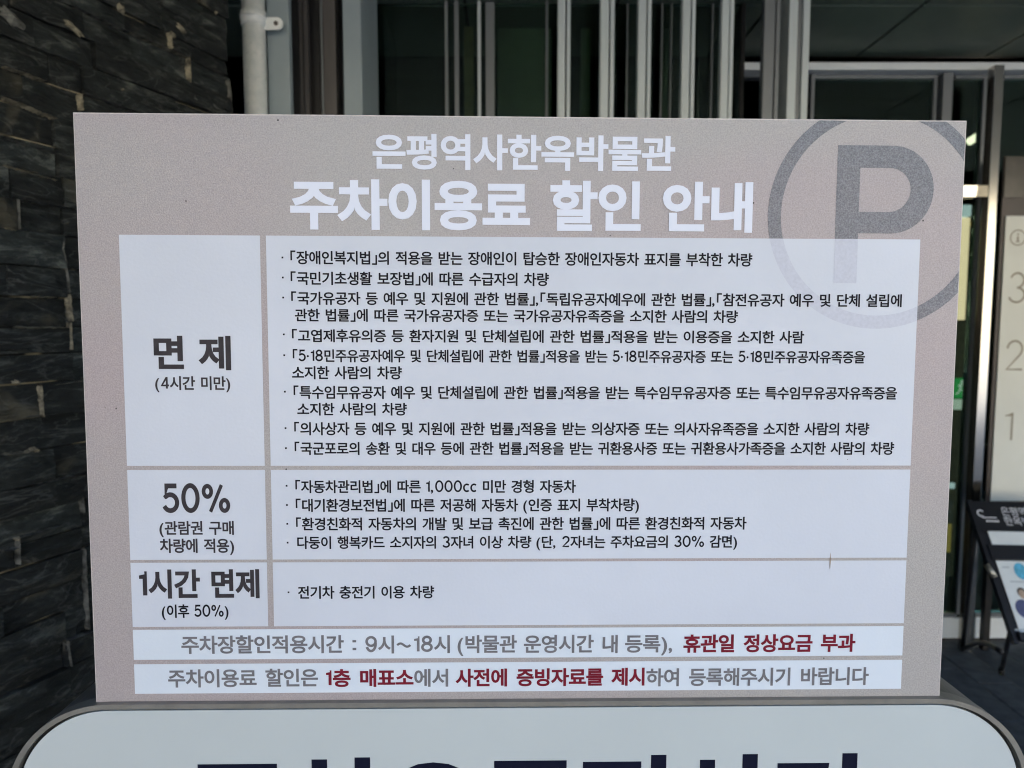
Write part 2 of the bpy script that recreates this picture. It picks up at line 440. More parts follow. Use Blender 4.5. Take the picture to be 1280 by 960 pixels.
# ------------------------------------------------------------------ lettering
# outlines of the characters used, in thousandths of the type size, two base-90 signs per number
OUTLINES = """
% -$)v-D)p-^)_-o)D-u)%-o(b-^(H-D(7-$(1,b(7,G(H,6(b,0)%,6)D,G)_,b)p -$*f,D*Y+n*8+L)b+@)%+L(D+n&o,D&M-$&A-a&M.7&o.X(E.e)%.X)b.7*8-a*Y .//.->/.(?&A)0&A )I/-(i.|(7.Z&q.)&e-H&q,g(7,6(i+p)I+d**+p*[,6*},h+.-H*}.)*[.Z**.| )I.=)i.7*&.%*8-g*>-H*8-)*&,k)i,Y)I,S)+,Y(l,k(Z-)(T-H(Z-g(l.%)+.7
( )>*$)G+M)c,m*5.%*u/1*?/1)H.)(f,l(?+I(1*$(?([(f&9)H$|*?#t*u#t*5%#)c&8)G(W
) )3*$)*(W(j&9(<%#&W#t(2#t))$|)g&9*2([*@*$*2+I)g,l)).)(2/1&W/1(<.%(j,m)*+M
, (,%/(a%G)*%k)@&:)G&f)B(3)4(R(x(f(Z(m(B(i(0(](!(J&z(3(!&w(-&f(<&Z(P&U(S&8(N%t(A%W(,%B
0 ,`+8,O,n,!.(+7.p*7/.)7.p(K.(&z,n&j+8&z)^(L(H)7&[*7&B+7&[,!(H,O)^ +W+8+O*%+7)/*k(W*7(E)_(W)8)0(z*%(r+8(z,J)8-A)_-t*7.+*k-t+6-A+O,J
1 *j/$)b/$)b&K*j&K
2 ,[(N)e(N*l)n+S*v+y+p,*,h+v-d+J.M*c.y)i/.)?/*(s.y(J.e&|.G&|-%(I-R(q-o)<.!)b.(*6-z*[-_*t-6*},]*z,5*q+m*b+J*L+#)t*0)6)8&n&R&n&K,[&K
3 (B-i(d-v)%.#)A.))].+*3.#*X-k*q-J*y,z*q,O*V,0*,+x)K+q)K*q*1*k*_*R*{*-+))X*|)+*f(d*B(M)p(E)I(H)#(R(X(c(1(z(1&j(V&X({&L)D&E)i&B*f&Q+O&}+|(d,1)^,+*7+u*g+U+3+)+K+Q+h+m,.+|,W,%-0+s-z+I.X*e.|)l/.)G/,)%/&(b.y(B.l
4 +r/.+G/.&V*J&V)x*j)x*j&K+r&K+r)x,a)x,a*v+r*v *h-)*j*v)$*v
5 +x/$(V/$(V+*)b+3*R*w+&*I+7)g+,)7*h(j*;(O)_(E)9(H(n(R(H(b(!(x(!&m(M&Y(v&L)D&D)o&B*n&R+Z(%,.(l,?)i,.*g+W+R*d,#)U,0)U.&+x.&
6 *{/.)`.&(d,l(/+K&x*%(-(x(Z(+)E&T*E&B+8&R+y(#,J(f,Z)Z,K*O,!+4+A+_*O+n*/+l)n+e)T+[)>+Q)^,>*3-)*q-g+[.= ))*F)F*W)`*c)y*i*;*k*i*c+2*L+I*++R)[+J)-+4(e*l(M*?(E)g(R)=(v)%)T
7 ,t/$&}/$&}-}+;-}(O&i)L&B
8 ,^)O,W*&,E*T,&*|+X+?,#+`,>,),N,O,S,w,D-l+u.O+4.z*>/.)E.z(^.P(1-m&|,y(%,N(6,&(P+^(s+?(G*{()*T&r*(&l)P&}(_(P&{)<&Q*9&B+4&Q+z&{,L(^ +K,y+C,Q+,,0*e+u*:+m)l+u)I,1)2,R)),{)1-J)G-j)k.#*<.+*g.!+--i+C-G +U)W+M).+7(g*l(N*7(E)b(M);(d(}),(t)W(}*)):*K)b*b*9*j*j*b+4*J+L*(
9 )R&B*g(A+d)V,B*z,V,C,F-L+t.A+..v*1/.)5.x(N.I(#-c&p,s(#,#(M+?)0*o)}*`*>*b*Y*h*u*q+2*}*u*:*H)R)e(m(q(0 (x,t)$-D)=-h)a.!*3.+*`-|+*-a+B-9+K,e+I,=+F,-+*+w*j+l*N+e*7+c)e+k)?,&)%,I
: (_,S(G,N(4,A(&,.&}+r(&+Z(4+G(G+:(_+5(v+:).+G);+Z)@+r);,.).,A(v,N (_(a(G([(4(N(&(;&}(#(&&h(4&T(G&G(_&B(v&G).&T);&h)@(#);(;).(N(v([
c +m,4+M,A+.,K*i,Q*D,S)B,B(V+l(**z&u)p(+(o(Z(&)H&S*J&B*p&D+9&J+[&R+w&]+w(Z+V(M+8(D*v(>*Y(<)u(F)D(e)%)8(v)x)$*[)A+1)m+P*J+[*h+Y+)+R+I+D+m+/
~ &e)^(.)x(Q*2(u*A)>*F)[*C)z*:+#)m+D)a+d)W,&)T,N)Y,u)h->)|-`*:-`+3-=*u,t*_,O*P,-*J+l*M+M*V**+0)e+9)E+<(x+7(P+*(,*p&e*V
· (t+y(]+t(I+g(<+S(7+<(<+$(I*m(]*`(t*Z)0*`)C*m)P+$)U+<)P+S)C+g)0+t
「 .`0p.`)_/O)_/O0*230*230p
」 +A%O+A-a*Q-a*Q&:&n&:&n%O
가 .l0].l%X/e%X/e+k1@+k1@,U/e,U/e0] (R/U(R.k,6.k+o-++#+X)h*<(()5(V(O*_)s,)+U,s-N-//U
간 .r0].r)=/l)=/l,m1<,m1<-X/l-X/l0] (I/q(I/+,,/++e-p*s,h)]+q(#+3(G*J*C+>+o,Q,i.&-,/q )S*%)S%l08%l08&U*L&U*L*%
감 )M*M)M%e/l%e/l*M .t)d.t&M*E&M*E)d .s0].s*x/l*x/l-I1<-I1<.4/l.4/l0] (J/|(J/8,)/8+c.&*s-$)],3&}+V(C*n*A+Z+n,h,g.7-)/|
개 -G0D-G&*.;&*.;+o/[+o/[%W0Q%W0Q0]/[0]/[,X.;,X.;0D (F/A(F.W+F.W+.-)*Q+b)O*L(!)F(S(f*A*++O+a,,-K,=/A
경 -!*P+[*D*V)})u)E)`(V)u&h*V&0+[%h-!%[.D%h/I&00+&h0@(V0+)E/I)}.D*D -!)i.!)b.h)L/9)*/H(V/9((.h&a.!&K-!&D,!&K+8&a*g((*W(V*g)*+8)K,!)b (^/s(^/.,3/.+m-u*},p)g+}(/+B(Q*Z*!+4+8+z,4,u,o.%/B.%/B,b,e,b,e+x/B+x/B*Z0;*Z0;0[/B0[/B.j-).j-0/?-3/s
고 ({/[({.r/*.r/)-a/%,[.w+K.c*+/])|/p+F/z,Y0!.]0!/[ +S,B+S(h(!(h(!&}1*&}1*(h,K(h,K,B
공 ,P*=+(*2)z)l):)6)#(J):&`)z&++(%e,P%Y-z%e/(&+/h&`0!(J/h)6/()l-z*2 ,P)W-V)P.F);.v(v/+(J.v&{.F&[-V&G,P&@+J&G*[&[*,&{)w(J*,(v*[)<+J)P )*0.)*/E/#/E/#.b.|.+.u-J.g,d/^,Z/l-B/t.$/w.`/w0. +f-t+f+z(#+z(#+51)+51)+z,^+z,^-t
과 (L/S(L.j,Z.j,V-:,N,9,@+*-8+!-G,=-O-F-R.=-R/S (#(j)J(k+!(p,[(z.7)1.2)p-F)h+h)]*x)Y*x,_*$,_*$)W&u)T .j0].j%W/c%W/c+^1>+^1>,J/c,J/c0]
관 (T/q(T/+,[/+,W-{,P-:,C,J-;,B-H-;-O.*-R.i-R/q (%*`)M*a+&*f,a*q.<+).7+g-J+^+l+R*{+N*{-Z*(-Z*(+K&x+I .t0].t))/n))/n,X1:,X1:-D/n-D/n0] )M)h)M%l00%l00&U*F&U*F)h
구 (!+`(!*u,(*u,(%V,|%V,|*u1**u1*+`/Z+`/i,a/q-V/t.D/t/|)//|)//8.|/8.|.D.y-V.p,a.`+`
국 (y)|(y)8/))8/)%W/}%W/})|-!)|-!+m1-+m1-,V/a,V/n-H/u.1/x.n/x01)101)1/G/$/G/$.m.}.1.v-H.h,V(!,V(!+m,*+m,*)|
군 (!,5(!+L,/+L,/)&-&)&-&+L1-+L1-,5/a,5/n--/u-w/x.^/x0,)10,)1/B/$/B/$.^.}-w.v--.h,5 )0)y)0%l0/%l0/&U*)&U*))y
권 (o0$(o/<,Z/<,V.8,E,j*&,a&x,_((+u*i+z*i)b+a)b+a,!-l,6.P,@.J,}-X,s->,q-J-h-P.R-R0$ -1+2-1*I/A*I/A)%0;)%0;0[/A0[/A+2 )H)r)H%l0Q%l0Q&U*A&U*A)r
귀 /F0]/F%W0?%W0?0] (m/q(m/,,[/,,Z.Q,V-k,M,x,?+x*(+q&x+p((+)*f+-*f&2+_&2+_+0-6+:.g+I.a,.-:,!-H-/-P.+-S.q-S/q
금 ).*<).%d/{%d/{*< /()T/(&M*$&M*$)T (!,G(!+^1-+^1-,G/_,G/m-</u.(/x.f/x0,)10,)1/B/$/B/$.f.}.&.u-<.f,G
급 )3*s)3%d/w%d/w*s/#*s/#)U*+)U*+*s *+(o/#(o/#&M*+&M (!,S(!+j1-+j1-,S/_,S/m-G/u.2/x.o/x03)103)1/I/$/I/$.n.}.1.v-G.h,S
기 /@0]/@%W09%W090] (X/T(X.l,C.l+}-++3+W)t*<(.)5(Z(L*i)p,6+R-%-K-=/T
내 -B0H-B&,.6&,.6+j/[+j/[%W0Q%W0Q0]/[0]/[,T.6,T.60H (O)3)z)4*n)9+g)B,f)P,[*?+h*1*x*)*1*#)H)})H/I(O/I
녀 ,C,#,C+:/C+:/C%V0<%V0<0]/C0]/C.=,C.=,C-S/C-S/C,# (T(u*S(v+^(|,c)+-j);-a*%,`)q+_)h*Z)b)M)a)M/R(T/R
는 &}+Q&}*i1,*i1,+Q )70;)7,r0(,r0(-Z*/-Z*/0; )1)h)1%n0-%n0-&W**&W**)h
니 /?0]/?%W07%W070] (])2*^)4+q)<-,)I.F)_.;*J-&*7+q***b)})T){)T/^(]/^
다 .l0].l%V/e%V/e+u1D+u1D,`/e,`/e0] (J/_(J)**T)++e)0,p)9-|)H-r*5,k*%+e)x*Y)r)B)q)B.u-+.u-+/_
단 .s0].s)C/l)C/l,t1=,t1=-_/l-_/l0] (M/i(M+/*`+0+p+5,u+?-w+N-m,8,p,)+p+{*e+v)E+u)E/#,u/#,u/i )T*+)T%l09%l09&U*L&U*L*+
대 -D0H-D&,.7&,.7+p/^+p/^%W0R%W0R0]/^0]/^,Y.7,Y.70H (C/H(C)(*)))*})-+q)5,f)C,^*.+p)|+()u*6)q)<)o)<._,+._,+/H
독 )#)u)#)1/()1/(%P/{%P/{)u )007)0,n,*,n,*+[(!+[(!*s1**s1*+[-!+[-!,n0&,n0&-W*)-W*)/N/z/N/z07
동 ,S*6++*+*#)f)@)2)+(G)@&]*#&(++%d,S%X-|%d/(&(/f&]/{(G/f)2/()f-|*+ ,S)O-X)H.E)5.s(q/&(G.s&x.E&X-X&E,S&?+N&E*b&X*4&x*$(G*4(q*b)5+N)H )002)0,o,+,o,++a(!+a(!*x1+*x1++a,}+a,},o0$,o0$-W*(-W*(/J/z/J/z02
둥 ,S)O-X)I.E)6.s(r/&(H.s&y.E&Y-X&F,S&?+N&F*b&Y*4&y*$(H*4(r*b)6+N)I (!+x(!+3,*+3,**5*n*%)s)`)=).)+(H)@&]*#&)++%e,S%Y-|%e/(&)/f&]/{(H/i)./4)`.:*%-!*5-!+31++31++x )002)0,q0$,q0$-Y*(-Y*(/J/z/J/z02
드 (!(d(!&y1-&y1-(d )1/c)1+(0(+(0(+m*)+m*).y/z.y/z/c
등 (!+q(!++1+++1++q ,S*7++*,*#)g)@)3)+(H)@&^*#&)++%e,S%Y-|%e/(&*/f&^/{(H/f)3/()g-|*, ,S)P-X)I.E)6.s(r/&(H.s&y.E&Y-X&F,S&@+N&F*b&Y*4&y*$(H*4(r*b)6+N)I )008)0,l0$,l0$-U*(-U*(/N/z/N/z08
따 .{0^.{%W/t%W/t+v1A+v1A,b/t,b/t0^ (=/W(=)6)7)6*C)>+$)I*x*4*#*%)6)})6.n*o.n*o/W +G/W+G)6-8)9-o)@.L)K.D*6-D*%,>)|,>.n.(.n.(/W
또 ,k/b,k+80G+80G+}-d+}-d.x0=.x0=/b ,)*f,)([(!([(!&r1-&r1-([,|([,|*f (j+8*++9*n+<+V+D,C+Q,;,<+Y,1*z,)*A,$)c,!)c.w,3.w,3/a(j/a
람 )M*0)M%d/l%d/l*0 .u)H.u&M*D&M*D)H .s0[.s*]/l*]/l-<1=-<1=.(/l.(/l0[ (H0+(H/A,%/A,%.%(J.%(J+1*S+2+d+7,p+@.!+O-v,8,l,*+d+|*W+x)B+w)B-@,x-@,x0+
랍 )N*])N%d/l%d/l*].s*].s)H*F)H*F*] *F(a.s(a.s&M*F&M .s0[.s+*/l+*/l-J1=-J1=.6/l.6/l0[ (H0/(H/E,%/E,%.1(J.1(J+?*S+@+d+E,p+N.!+^-v,H,l,9+d,0*W,+)B,*)B-J,x-J,x0/
량 ,X*:+5*/*2)j)Q)5)<(I)Q&^*2&*+5%e,X%Y-{%e/#&*/_&^/t(I/_)5/#)j-{*/ ,X)S-Y)L.C)9.n(t.}(I.n&z.C&Y-Y&F,X&?+W&F*n&Y*B&z*3(I*B(t*n)9+W)L .s0[.s*T/l*T/l,31=,31=,z/l,z/l.=1=.=1=/)/l/)/l0[ (H0!(H/:,%/:,%-}(J-}(J+/*S+0+d+5,p+>.!+M-v,7,l,)+d+{*W+v)B+u)B-<,x-<,x0!
로 )/*M,**M,*(X(!(X(!&n1-&n1-(X,}(X,}*M06*M06+7*&+7*&,p/|,p/|/t)-/t)-///)///)-W)/-W
록 )#)W)#(o/)(o/)%a/}%a/})W )2,1,+,1,++,&}+,&}*B1,*B1,+,-!+,-!,100,100,t**,t**-x/x-x/x0E)00E)0/^/$/^/$.[)2.[
료 )/*N*T*N*T(X(!(X(!&n1-&n1-(X._(X._*N06*N06+8*&+8*&,p/|,p/|/t)-/t)-///)///)-X)/-X +K(X+K*N-h*N-h(X
률 ),%b0=%b0=&C*#&C*#(>/{(>/{*K._*K._+B1,+B1,,&&},&&}+B*K+B*K*K)**K)*)j/()j/((x),(x +C+B-g+B-g*K+C*K )2,g0-,g0--H**-H**.:/x.:/x0B)00B)0/b/$/b/$.s)2.s
른 &}+)&}*?1,*?1,+) )4)R)4%l01%l01&U*-&U*-)R )2+|00+|00,c**,c**-l/x-l/x0>)00>)0/V/$/V/$.O)2.O
를 &}+{&}+:1,+:1,+{ ),%d0=%d0=&E*#&E*#(?/{(?/{*L)**L)*)k/()k/((y),(y )2,d0-,d0--E**-E**.9/x.9/x0A)00A)0/a/$/a/$.r)2.r
리 /@0]/@%V08%V080] (U/c(U.y,;.y,;,q(W,q(W)!*a)#+v))-1)3.M)D.E*.--)y+u)p*e)j)Q)i)Q,--5,--5/c
립 /?0[/?+,08+,080[ )g*Y)g%d08%d08*Y/@*Y/@)I*_)I*_*Y *_(b/@(b/@&M*_&M (P00(P/F,1/F,1./(R./(R+?*^+@+p+E-#+M.6+].,,F,y,8+o,/*a,+)I,*)I-H-(-H-(00
만 (H/e(H+*-%+*-%/e ,/.|,/+n)?+n)?.| .s0].s);/l);/l,m1<,m1<-W/l-W/l0] )T){)T%l09%l09&U*L&U*L){
매 (C/M(C)<,4)<,4/M +@.f+@*#)7*#)7.f -I0I-I&+.>&+.>+t/_+t/_%W0T%W0T0]/_0]/_,_.>,_.>0I
면 ,0/#,0+k)D+k)D/# -&.,/B.,/B,d-&,d /B0[/B.r-&.r-&/h(M/h(M+(-&+(-&+z/B+z/B)=0;)=0;0[ )m)y)m%l0P%l0P&U*f&U*f)y
무 )10*)1,1/x,1/x0* /$/A/$,t*(,t*(/A &}*l&}*&,)*&,)%X,|%X,|*&1,*&1,*l
물 )30>)3-8/u-8/u0> .}/V.}-{**-{**/V ).%b06%b06&H*$&H*$(H/v(H/v*a,}*a,}+_1*+_1*,G(!,G(!+_,)+_,)*a),*a),){/#){/#)+).)+
미 (V/^(V),-4),-4/^ ,>.v,>)p)N)p)N.v />0]/>%V07%V070]
민 (R/h(R+*-6+*-6/h ,?/#,?+n)I+n)I/# /?0[/?)G08)G080[ )j*+)j%v0T%v0T&`*c&`*c*+
및 (R/|(R+s-6+s-6/| ,?/9,?,Z)I,Z)I/9 /?0]/?*r07*r070] ,X+1,X*3)]*3)])M,W)M,=(g+U(,*O&Y)8&@)U%Z*_%q+^&:,L&k-&(K-[&l.J&;/H%q0P%Z0n&@/W&Z.R(--l(h-R)M0M)M0M*3-Q*3-Q+1
바 (G/j(G(}-*(}-*/j,2/j,2-/)?-/)?/j )?,G,2,G,2)h)?)h .l0].l%W/e%W/e+t1D+t1D,a/e,a/e0]
박 );*%);)<.s)<.s%W/l%W/l*% (H0!(H+9-)+9-)0!,10!,1.J)@.J)@0! )@-c,1-c,1+})@+} .s0].s*V/l*V/l-:1<-:1<.$/l.$/l0]
받 (H0)(H+E-)+E-)0),10),1.S)@.S)@0) )@-l,1-l,1,.)@,. .s0].s*h/l*h/l-K1<-K1<.6/l.6/l0] )Q%e0)%e0)&M*J&M*J)L/s)L/s*5)Q*5
발 (H06(H+o-)+o-)06,106,1.j)@.j)@06 )@.(,1.(,1,W)@,W .s0].s+K/l+K/l-d1<-d1<.M/l.M/l0] )K%b01%b01&J*B&J*B(R/l(R/l*{)I*{)I*8.t*8.t)6)K)6
법 )H-p,.-p,.,;)H,; )o*_)o%e0:%e0:*_/B*_/B)K*g)K*g*_ *g(d/B(d/B&N*g&N /B0]/B.2-%.2-%0-,.0-,..W)H.W)H0-(O0-(O+Q-%+Q-%-G/B-G/B+00;+00;0]
보 )}-E/,-E/,+S)}+S ))/w))*j,**j,*([(!([(!&q1-&q1-([,}([,}*j0#*j0#/w/,/w/,./)}./)}/w
복 )#)d)#({/%({/%%W/z%W/z)d *-.T.|.T.|-E*--E )50G)5,],*,],*+K(!+K(!*b1**b1*+K-!+K-!,]/t,]/t0G.|0G.|/:*-/:*-0G
부 )007)0+s/y+s/y07/$07/$.p*(.p*(07 *(.,/$.,/$,]*(,] &}*a&})x,))x,)%W,|%W,|)x1,)x1,*a
빙 (R0!(R+B-7+B-70!,?0!,?.M)J.M)J0! )J-f,?-f,?,+)J,+ /?0[/?*T08*T080[ ,u*B+O*7*J)q)i);)S(M)i&a*J&++O%e,u%Y.?%e/D&+0%&a0;(M0%);/D)q.?*7 ,u)[-x)T.c)@/4(z/C(M/4&}.c&[-x&G,u&@+r&G+,&[*[&}*L(M*[(z+,)@+r)T
사 *L/i*L-{*:,X)d+>(s*7&q)M(I(e)8)=)x*(*P+!*w,(+A+(+u*3,W)L-C(w-w)_,w*E,-+H+V,^+D-{+D/i .l0].l%W/e%W/e+j1D+j1D,V/e,V/e0]
산 *M0$*M.k*=-`)k,a)!+t&z+A(L*Y)=+$)}+Y*U,?*z-0+D,G+w+h,Y+8-F*p-q+W,p,,,),p+U-g+E.h+E0$ .s0].s)6/l)6/l,j1<,j1<-U/l-U/l0] )U)w)U%l09%l09&U*O&U*O)w
상 ,Y*;+6*0*3)j)R)6)=(J)R&_*3&*+6%e,Y%Y-|%e/#&*/`&_/t(J/`)6/#)k-|*0 ,Y)S-Y)L.C)9.n(u.}(J.n&{.C&[-Y&H,Y&A+Y&H*p&[*D&{*5(J*D(u*p)9+Y)L *K0-*K/+*;-|)i,}(|,4&z+](K*u);+@){+u*R,Z*w-K+@,d+r,*,S+U-?+3-l+u,m,H,%-/+S.$+C/#+C0- .s0].s*S/l*S/l-:1<-:1<.%/l.%/l0]
생 -2*5+i***d)e*&)1)m(G*&&^*d&*+i%e-2%Y.V%e/[&*0=&^0R(G0=)1/[)e.V** -2)O.3)H.y)5/J(q/Y(G/J&y.y&Y.3&F-2&?,0&F+E&Y*t&y*e(G*t(q+E)5,0)H *,0!*,._)z-l)T,y(t,5(!+^(P*x)3+A)h+q*7,N*U-2*s,T+@,#+s+U,S+6-$+w,2,G+R-(+.-o*}._*}0! -J0J-J*g.>*g.>-3/X-3/X*I0M*I0M0[/X0[/X-x.>-x.>0J
서 /C0]/C-7-$-7-$,M/C,M/C%V0;%V0;0] *X/i*X-{*F,W)p+=)$*5&})K(V(c)E)<***(*_+!+),)+O+(,(*2,h)I-U(s.-)[-+*A,;+D+e,Z+R-{+R/i
설 /B0]/B.m-1.m-1.(/B.(/B+K0;+K0;0] )n%d0]%d0]&L*e&L*e(R0;(R0;*x)l*x)l*5/C*5/C)7)n)7 *Q0?*Q/E*A.A)n-H)$,`&},1(N+I)?+n*#,D*W-&*|-o+F-.+x,Q,Z,$-F+_-s,E,s,r,,-V+X.I+H/E+H0?
소 ,(++,((^(!(^(!&t1-&t1-(^,{(^,{++ ,$/z,$/4+c-}*q,z)a,2(C+f(h*{)u+A*{+y+r,h,Q-h-1,h.(+y//+A0<*{0a+f/C,2.2,z-?-},}/4,}/z
송 ,S**++){*!)[)@)*)+(A)@&X*!&(++%d,S%Y-|%d/(&(/f&X/{(A/f)*/()[-|){ ,S)C-X)=.E)+.s(i/&(A.s&u.E&W-X&E,S&?+M&E*a&W*4&u*$(A*4(i*a)++M)= (!+^(!*u1**u1*+^,}+^,}--,*--,*+^ ,)0N,)0$+i/)*|.;)p-_(T-@(t,X*$,s+(-C+w.!,S.k-1.!.$-C/&,s02,X0R-@/7-_.+.;->/)-!0$-!0N
수 ,)0<,)/d+i.c*z-n)l-3(M,m(o,))},D+&,s+w-V,U.H-4-V.),s/-,D0;,)0],m/>-3.0-o-A.c-$/d-$0< (!*|(!*6,)*6,)%W,|%W,|*61**61**|
승 (!+o(!++1*++1*+o ,S*1++*%*!)c)@)/)+(E)@&Z*!&(++%d,S%X-|%d/(&(/f&Z/{(E/f)//()c-|*% ,S)K-X)E.E)2.s(o/&(E.s&w.E&X-X&E,S&?+N&E*b&X*4&w*$(E*4(o*b)2+N)E ,)0M,)0#+i/+*{.=)o-c(R-D(s,]*$,w+)-F+x.$,T.m-2.%.&-F/*,w05,]0T-D/9-c.-.>-?/,-#0#-#0M
시 />0]/>%V07%V070] *^/i*^-{*J,U)q+9)!*2&y)J(Q(`)C)8*+*!*a*z+.,%+U+#,1*.,s)F-b(r.9)Y-5*?,C+C+j,Z+V-{+V/i
식 )R**)R)@/?)@/?%W08%W08** /?0]/?*X08*X080] *Z01*Z/3*J.+)w-,).,>(++f(U+!)F+I*-,#*a,f++-V+Q,k,*,.,k+W-Y+3.(+v-%,J,9-5+e./+T/3+T01
안 *l/w)i/g(x/8(E.K(3-K(E,K(x+`)i+1*l*{+p+1,a+`-7,K-I-K-7.K,a/8+p/g *l/.+O/!,%._,G..,S-K,G,i,%,9+O+u*l+j*.+u)W,9)6,i)*-K)6..)W._*./! .s0].s)8/l)8/l,m1<,m1<-W/l-W/l0] )T)})T%l09%l09&U*L&U*L)}
애 *:/k)E/T(c.p(<-h(.,>(<*p(d)f)E)%*:(k+0)%+n)f,:*p,H,>,:-h+n.p+0/T *:.x*l.h+6.7+M-G+U,>+M+5+6*D*l)p*:)_)f)p)@*D))+5(|,>))-G)@.7)f.h -I0I-I&+.>&+.>+t/_+t/_%W0T%W0T0]/_0]/_,_.>,_.>0I
에 /_0]/_%W0T%W0T0] *:.x*l.h+6.7+M-G+U,>+M+5+6*D*l)p*:)_)f)p)@*D))+5(|,>))-G)@.7)f.h *:/k)E/T(c.p(<-h(.,>(<*p(d)f)E)%*:(k+,)#+i)^,6*^,G+{-_+{-_&+.S&+.S0I-_0I-_,e,G,e,5.!+g.{++/W
여 *a/%+B.p+q.>,4-L,?,C,4+9+q*G+B)q*a)`*$)q)Q*G)3+9)(,C)3-L)Q.>*$.p -%-]/C-]/C+6-)+6-.+N-1+h-3,C-0-$-,-A /C0]/C.F,j.F,G/#+v/N+A/h*a/q)`/Z(s.v(D-l(3,C(D*u(s)l)`)+*a(p+D(z+{);,M)j,p*L/C*L/C%V0;%V0;0]
역 )U*1)U)H/B)H/B%W0;%W0;*1 *g/<+I/1+z.n,?.?,K-_,?,}+z,N+I,0*g,$*(,0)R,N)2,})%-_)2.?)R.n*(/1 /B.G/B,u-6,u-=-;-@-_->.&-6.G *g0))d/t(t/F(C.[(1-_(C,a(t+v)d+H*g+8+D+>+w+N,H+i,l,0/B,0/B*d0;*d0;0]/B0]/B/1,m/1,H/S+x/n+D0!
엽 *g/G+I/=+{.{,?.M,K-p,?-6+{,d+I,F*g,<*(,F)R,d)2-6)%-p)2.M)R.{*(/= )o*f)o%d0;%d0;*f/B*f/B)N*g)N*g*f *g(g/B(g/B&M*g&M -5.X/B.X/B-)-4-)-=-K-@-p-=.8 /B0]/B/B,i/B,E/c+u/z+C0.*g03)d0#(t/R(C.k(1-p(C,u(t,1)d+a*g+P+B+U+t+e,D+|,h,@/B,@/B+80;+80;0]
영 *g/9+I/.+{.l,?.=,K-^,?-!+{,O+I,2*g,&*(,2)R,O)2-!)%-^)2.=)R.l*(/. ,z*K+U*?*Q)x)p)A)Z(R)p&d*Q&-+U%f,z%Y.C%f/G&-0)&d0>(R0))A/G)x.C*? ,z)e-|)^.g)G/8)%/G(R/8($.g&^-|&H,z&A+x&H+2&^*a($*Q(R*a)%+2)G+x)^ -4.J/B.J/B,r-5,r-=-9-@-^-=.( /B0]/B/3,i/3,E/S+u/m+C/|*g0%)d/q(t/D(C.Z(1-^(C,a(t+w)d+J*g+:+C+?+u+N,E+h,i,-/B,-/B*b0;*b0;0]
예 /_0]/_%W0T%W0T0] *:.x*l.h+6.7+N-G+V,>+N+5+6*D*l)p*:)_)e)p)?*D)(+5({,>)(-G)?.7)e.h -a-K-a+0,@+0,F+c,H,>,F,u,@-K *:/k)E/T(c.p(<-h(.,>(<*p(d)f)E)%*:(k*q(u+E)5+m)c,.*E-a*E-a&+.U&+.U0I-a0I-a.5,/.5+m.s+F/E*r/a
옥 ,S/_-Z/W.I/A.y.z/..K.y-x.I-U-Z-?,S-8+L-?*^-U*.-x)y.K*..z*^/A+L/W )#)n)#)*/%)*/%%W/z%W/z)n (!+R(!*j1**j1*+R-!+R-!,Q.<,c/9-+/q-a0).K/n/;/-/s.!0;,S0G+)0;)z/s)9/;)!.K)6-a)n-+*l,c,*,Q,*+R
요 ,S/;-^//.R.h/+.3/>-H/+,_.R,)-^+b,S+U+I+b*U,))|,_)j-H)|.3*U.h+I// ,S0!+)/m)v/=)1.N(t-H(|,i)9,6)`+f*8+B*8(](!(](!&r1-&r1-(].r(].r+C/I+f/o,60,,j04-H/w.N/2/=.!/m +0(]+0+!+M*w,2*p,S*o,v*p-[*w-y+!-y(]
용 ,S*1++*%*!)c)@)0)+(F)@&[*!&(++%e,S%Y-|%e/(&)/f&[/{(F/f)0/()c-|*% ,S)K-X)E.E)2.s(o/&(F.s&x.E&X-X&E,S&?+N&E*b&X*4&x*$(F*4(o*b)2+N)E ,S/e-Z/^.J/I.y/)/..W.y.+.J-f-Z-Q,S-J+L-Q*^-f*..+)y.W*./)*^/I+L/^ ,S0K+)0@)y/z)9/D)!.W)*.,)@-b)d-B*8-**8+`(!+`(!*w1**w1*+`.o+`.o-*/C-B/g-b/}.,0).W/n/D/./z.!0@ +1+`+1,o+N,j+m,g,S,e-;,g-Y,j-w,o-w+`
우 ,R08++0*)|/]);.y)#.$);--)},I+++|,R+n-z+|/),I/k--0&.$/k.y/)/]-z0* ,R/O-W/F.F/+.v.[/,.$.v-I.F,z-W,`,R,V+N,`*`,z*0-I)z.$*0.[*`/++N/F &}*s&}*-,)*-,)%W,|%W,|*-1,*-1,*s
운 ,S0E++08)|/o);/5)#.C);-Q)|,t++,O,S,B-},O/,,t/l-R0(.C/l/5/,/o-}08 ,S/]-W/T.E/=.u.t/*.C.u-o.E-J-W-4,S-,+O-4*b-J*3-o)}.C*3.t*b/=+O/T &}+S&}*j,1*j,1(g-+(g-+*j1,*j1,+S )1)f)1%l0+%l0+&V**&V**)f
원 +607*60,)I/g(w/4(g.M(w-g)J-4*6,p+6,e,6,p-!-4-P-g-a.M-P/4-!/g,60, +6/S+q/L,C/9,a.u,l.M,a.%,C-c+q-O+6-H*V-O*(-c)f.%)Z.M)f.u*(/9*V/L ()+7*p+;*p)A+i)A+i+@-0+J-n+Q.O+Z.I,<,i,.+*,%)K+}&y+| -:*b-:*$/>*$/>(}07(}070[/>0[/>*b )D)f)D%l0M%l0M&U*=&U*=)f
유 ,R08++0*)|/]);.y)#.%);-/)},K++,#,R+q-z,#/),K/k-/0&.%/k.y/)/]-z0* ,R/O-W/F.F/,.v.]/,.%.v-K.F,}-W,c,R,Y+N,c*`,}*0-K)z.%*0.]*`/,+N/F &}*v&}*1*A*1*A%W+<%W+<*1-k*1-k%W.e%W.e*11,*11,*v
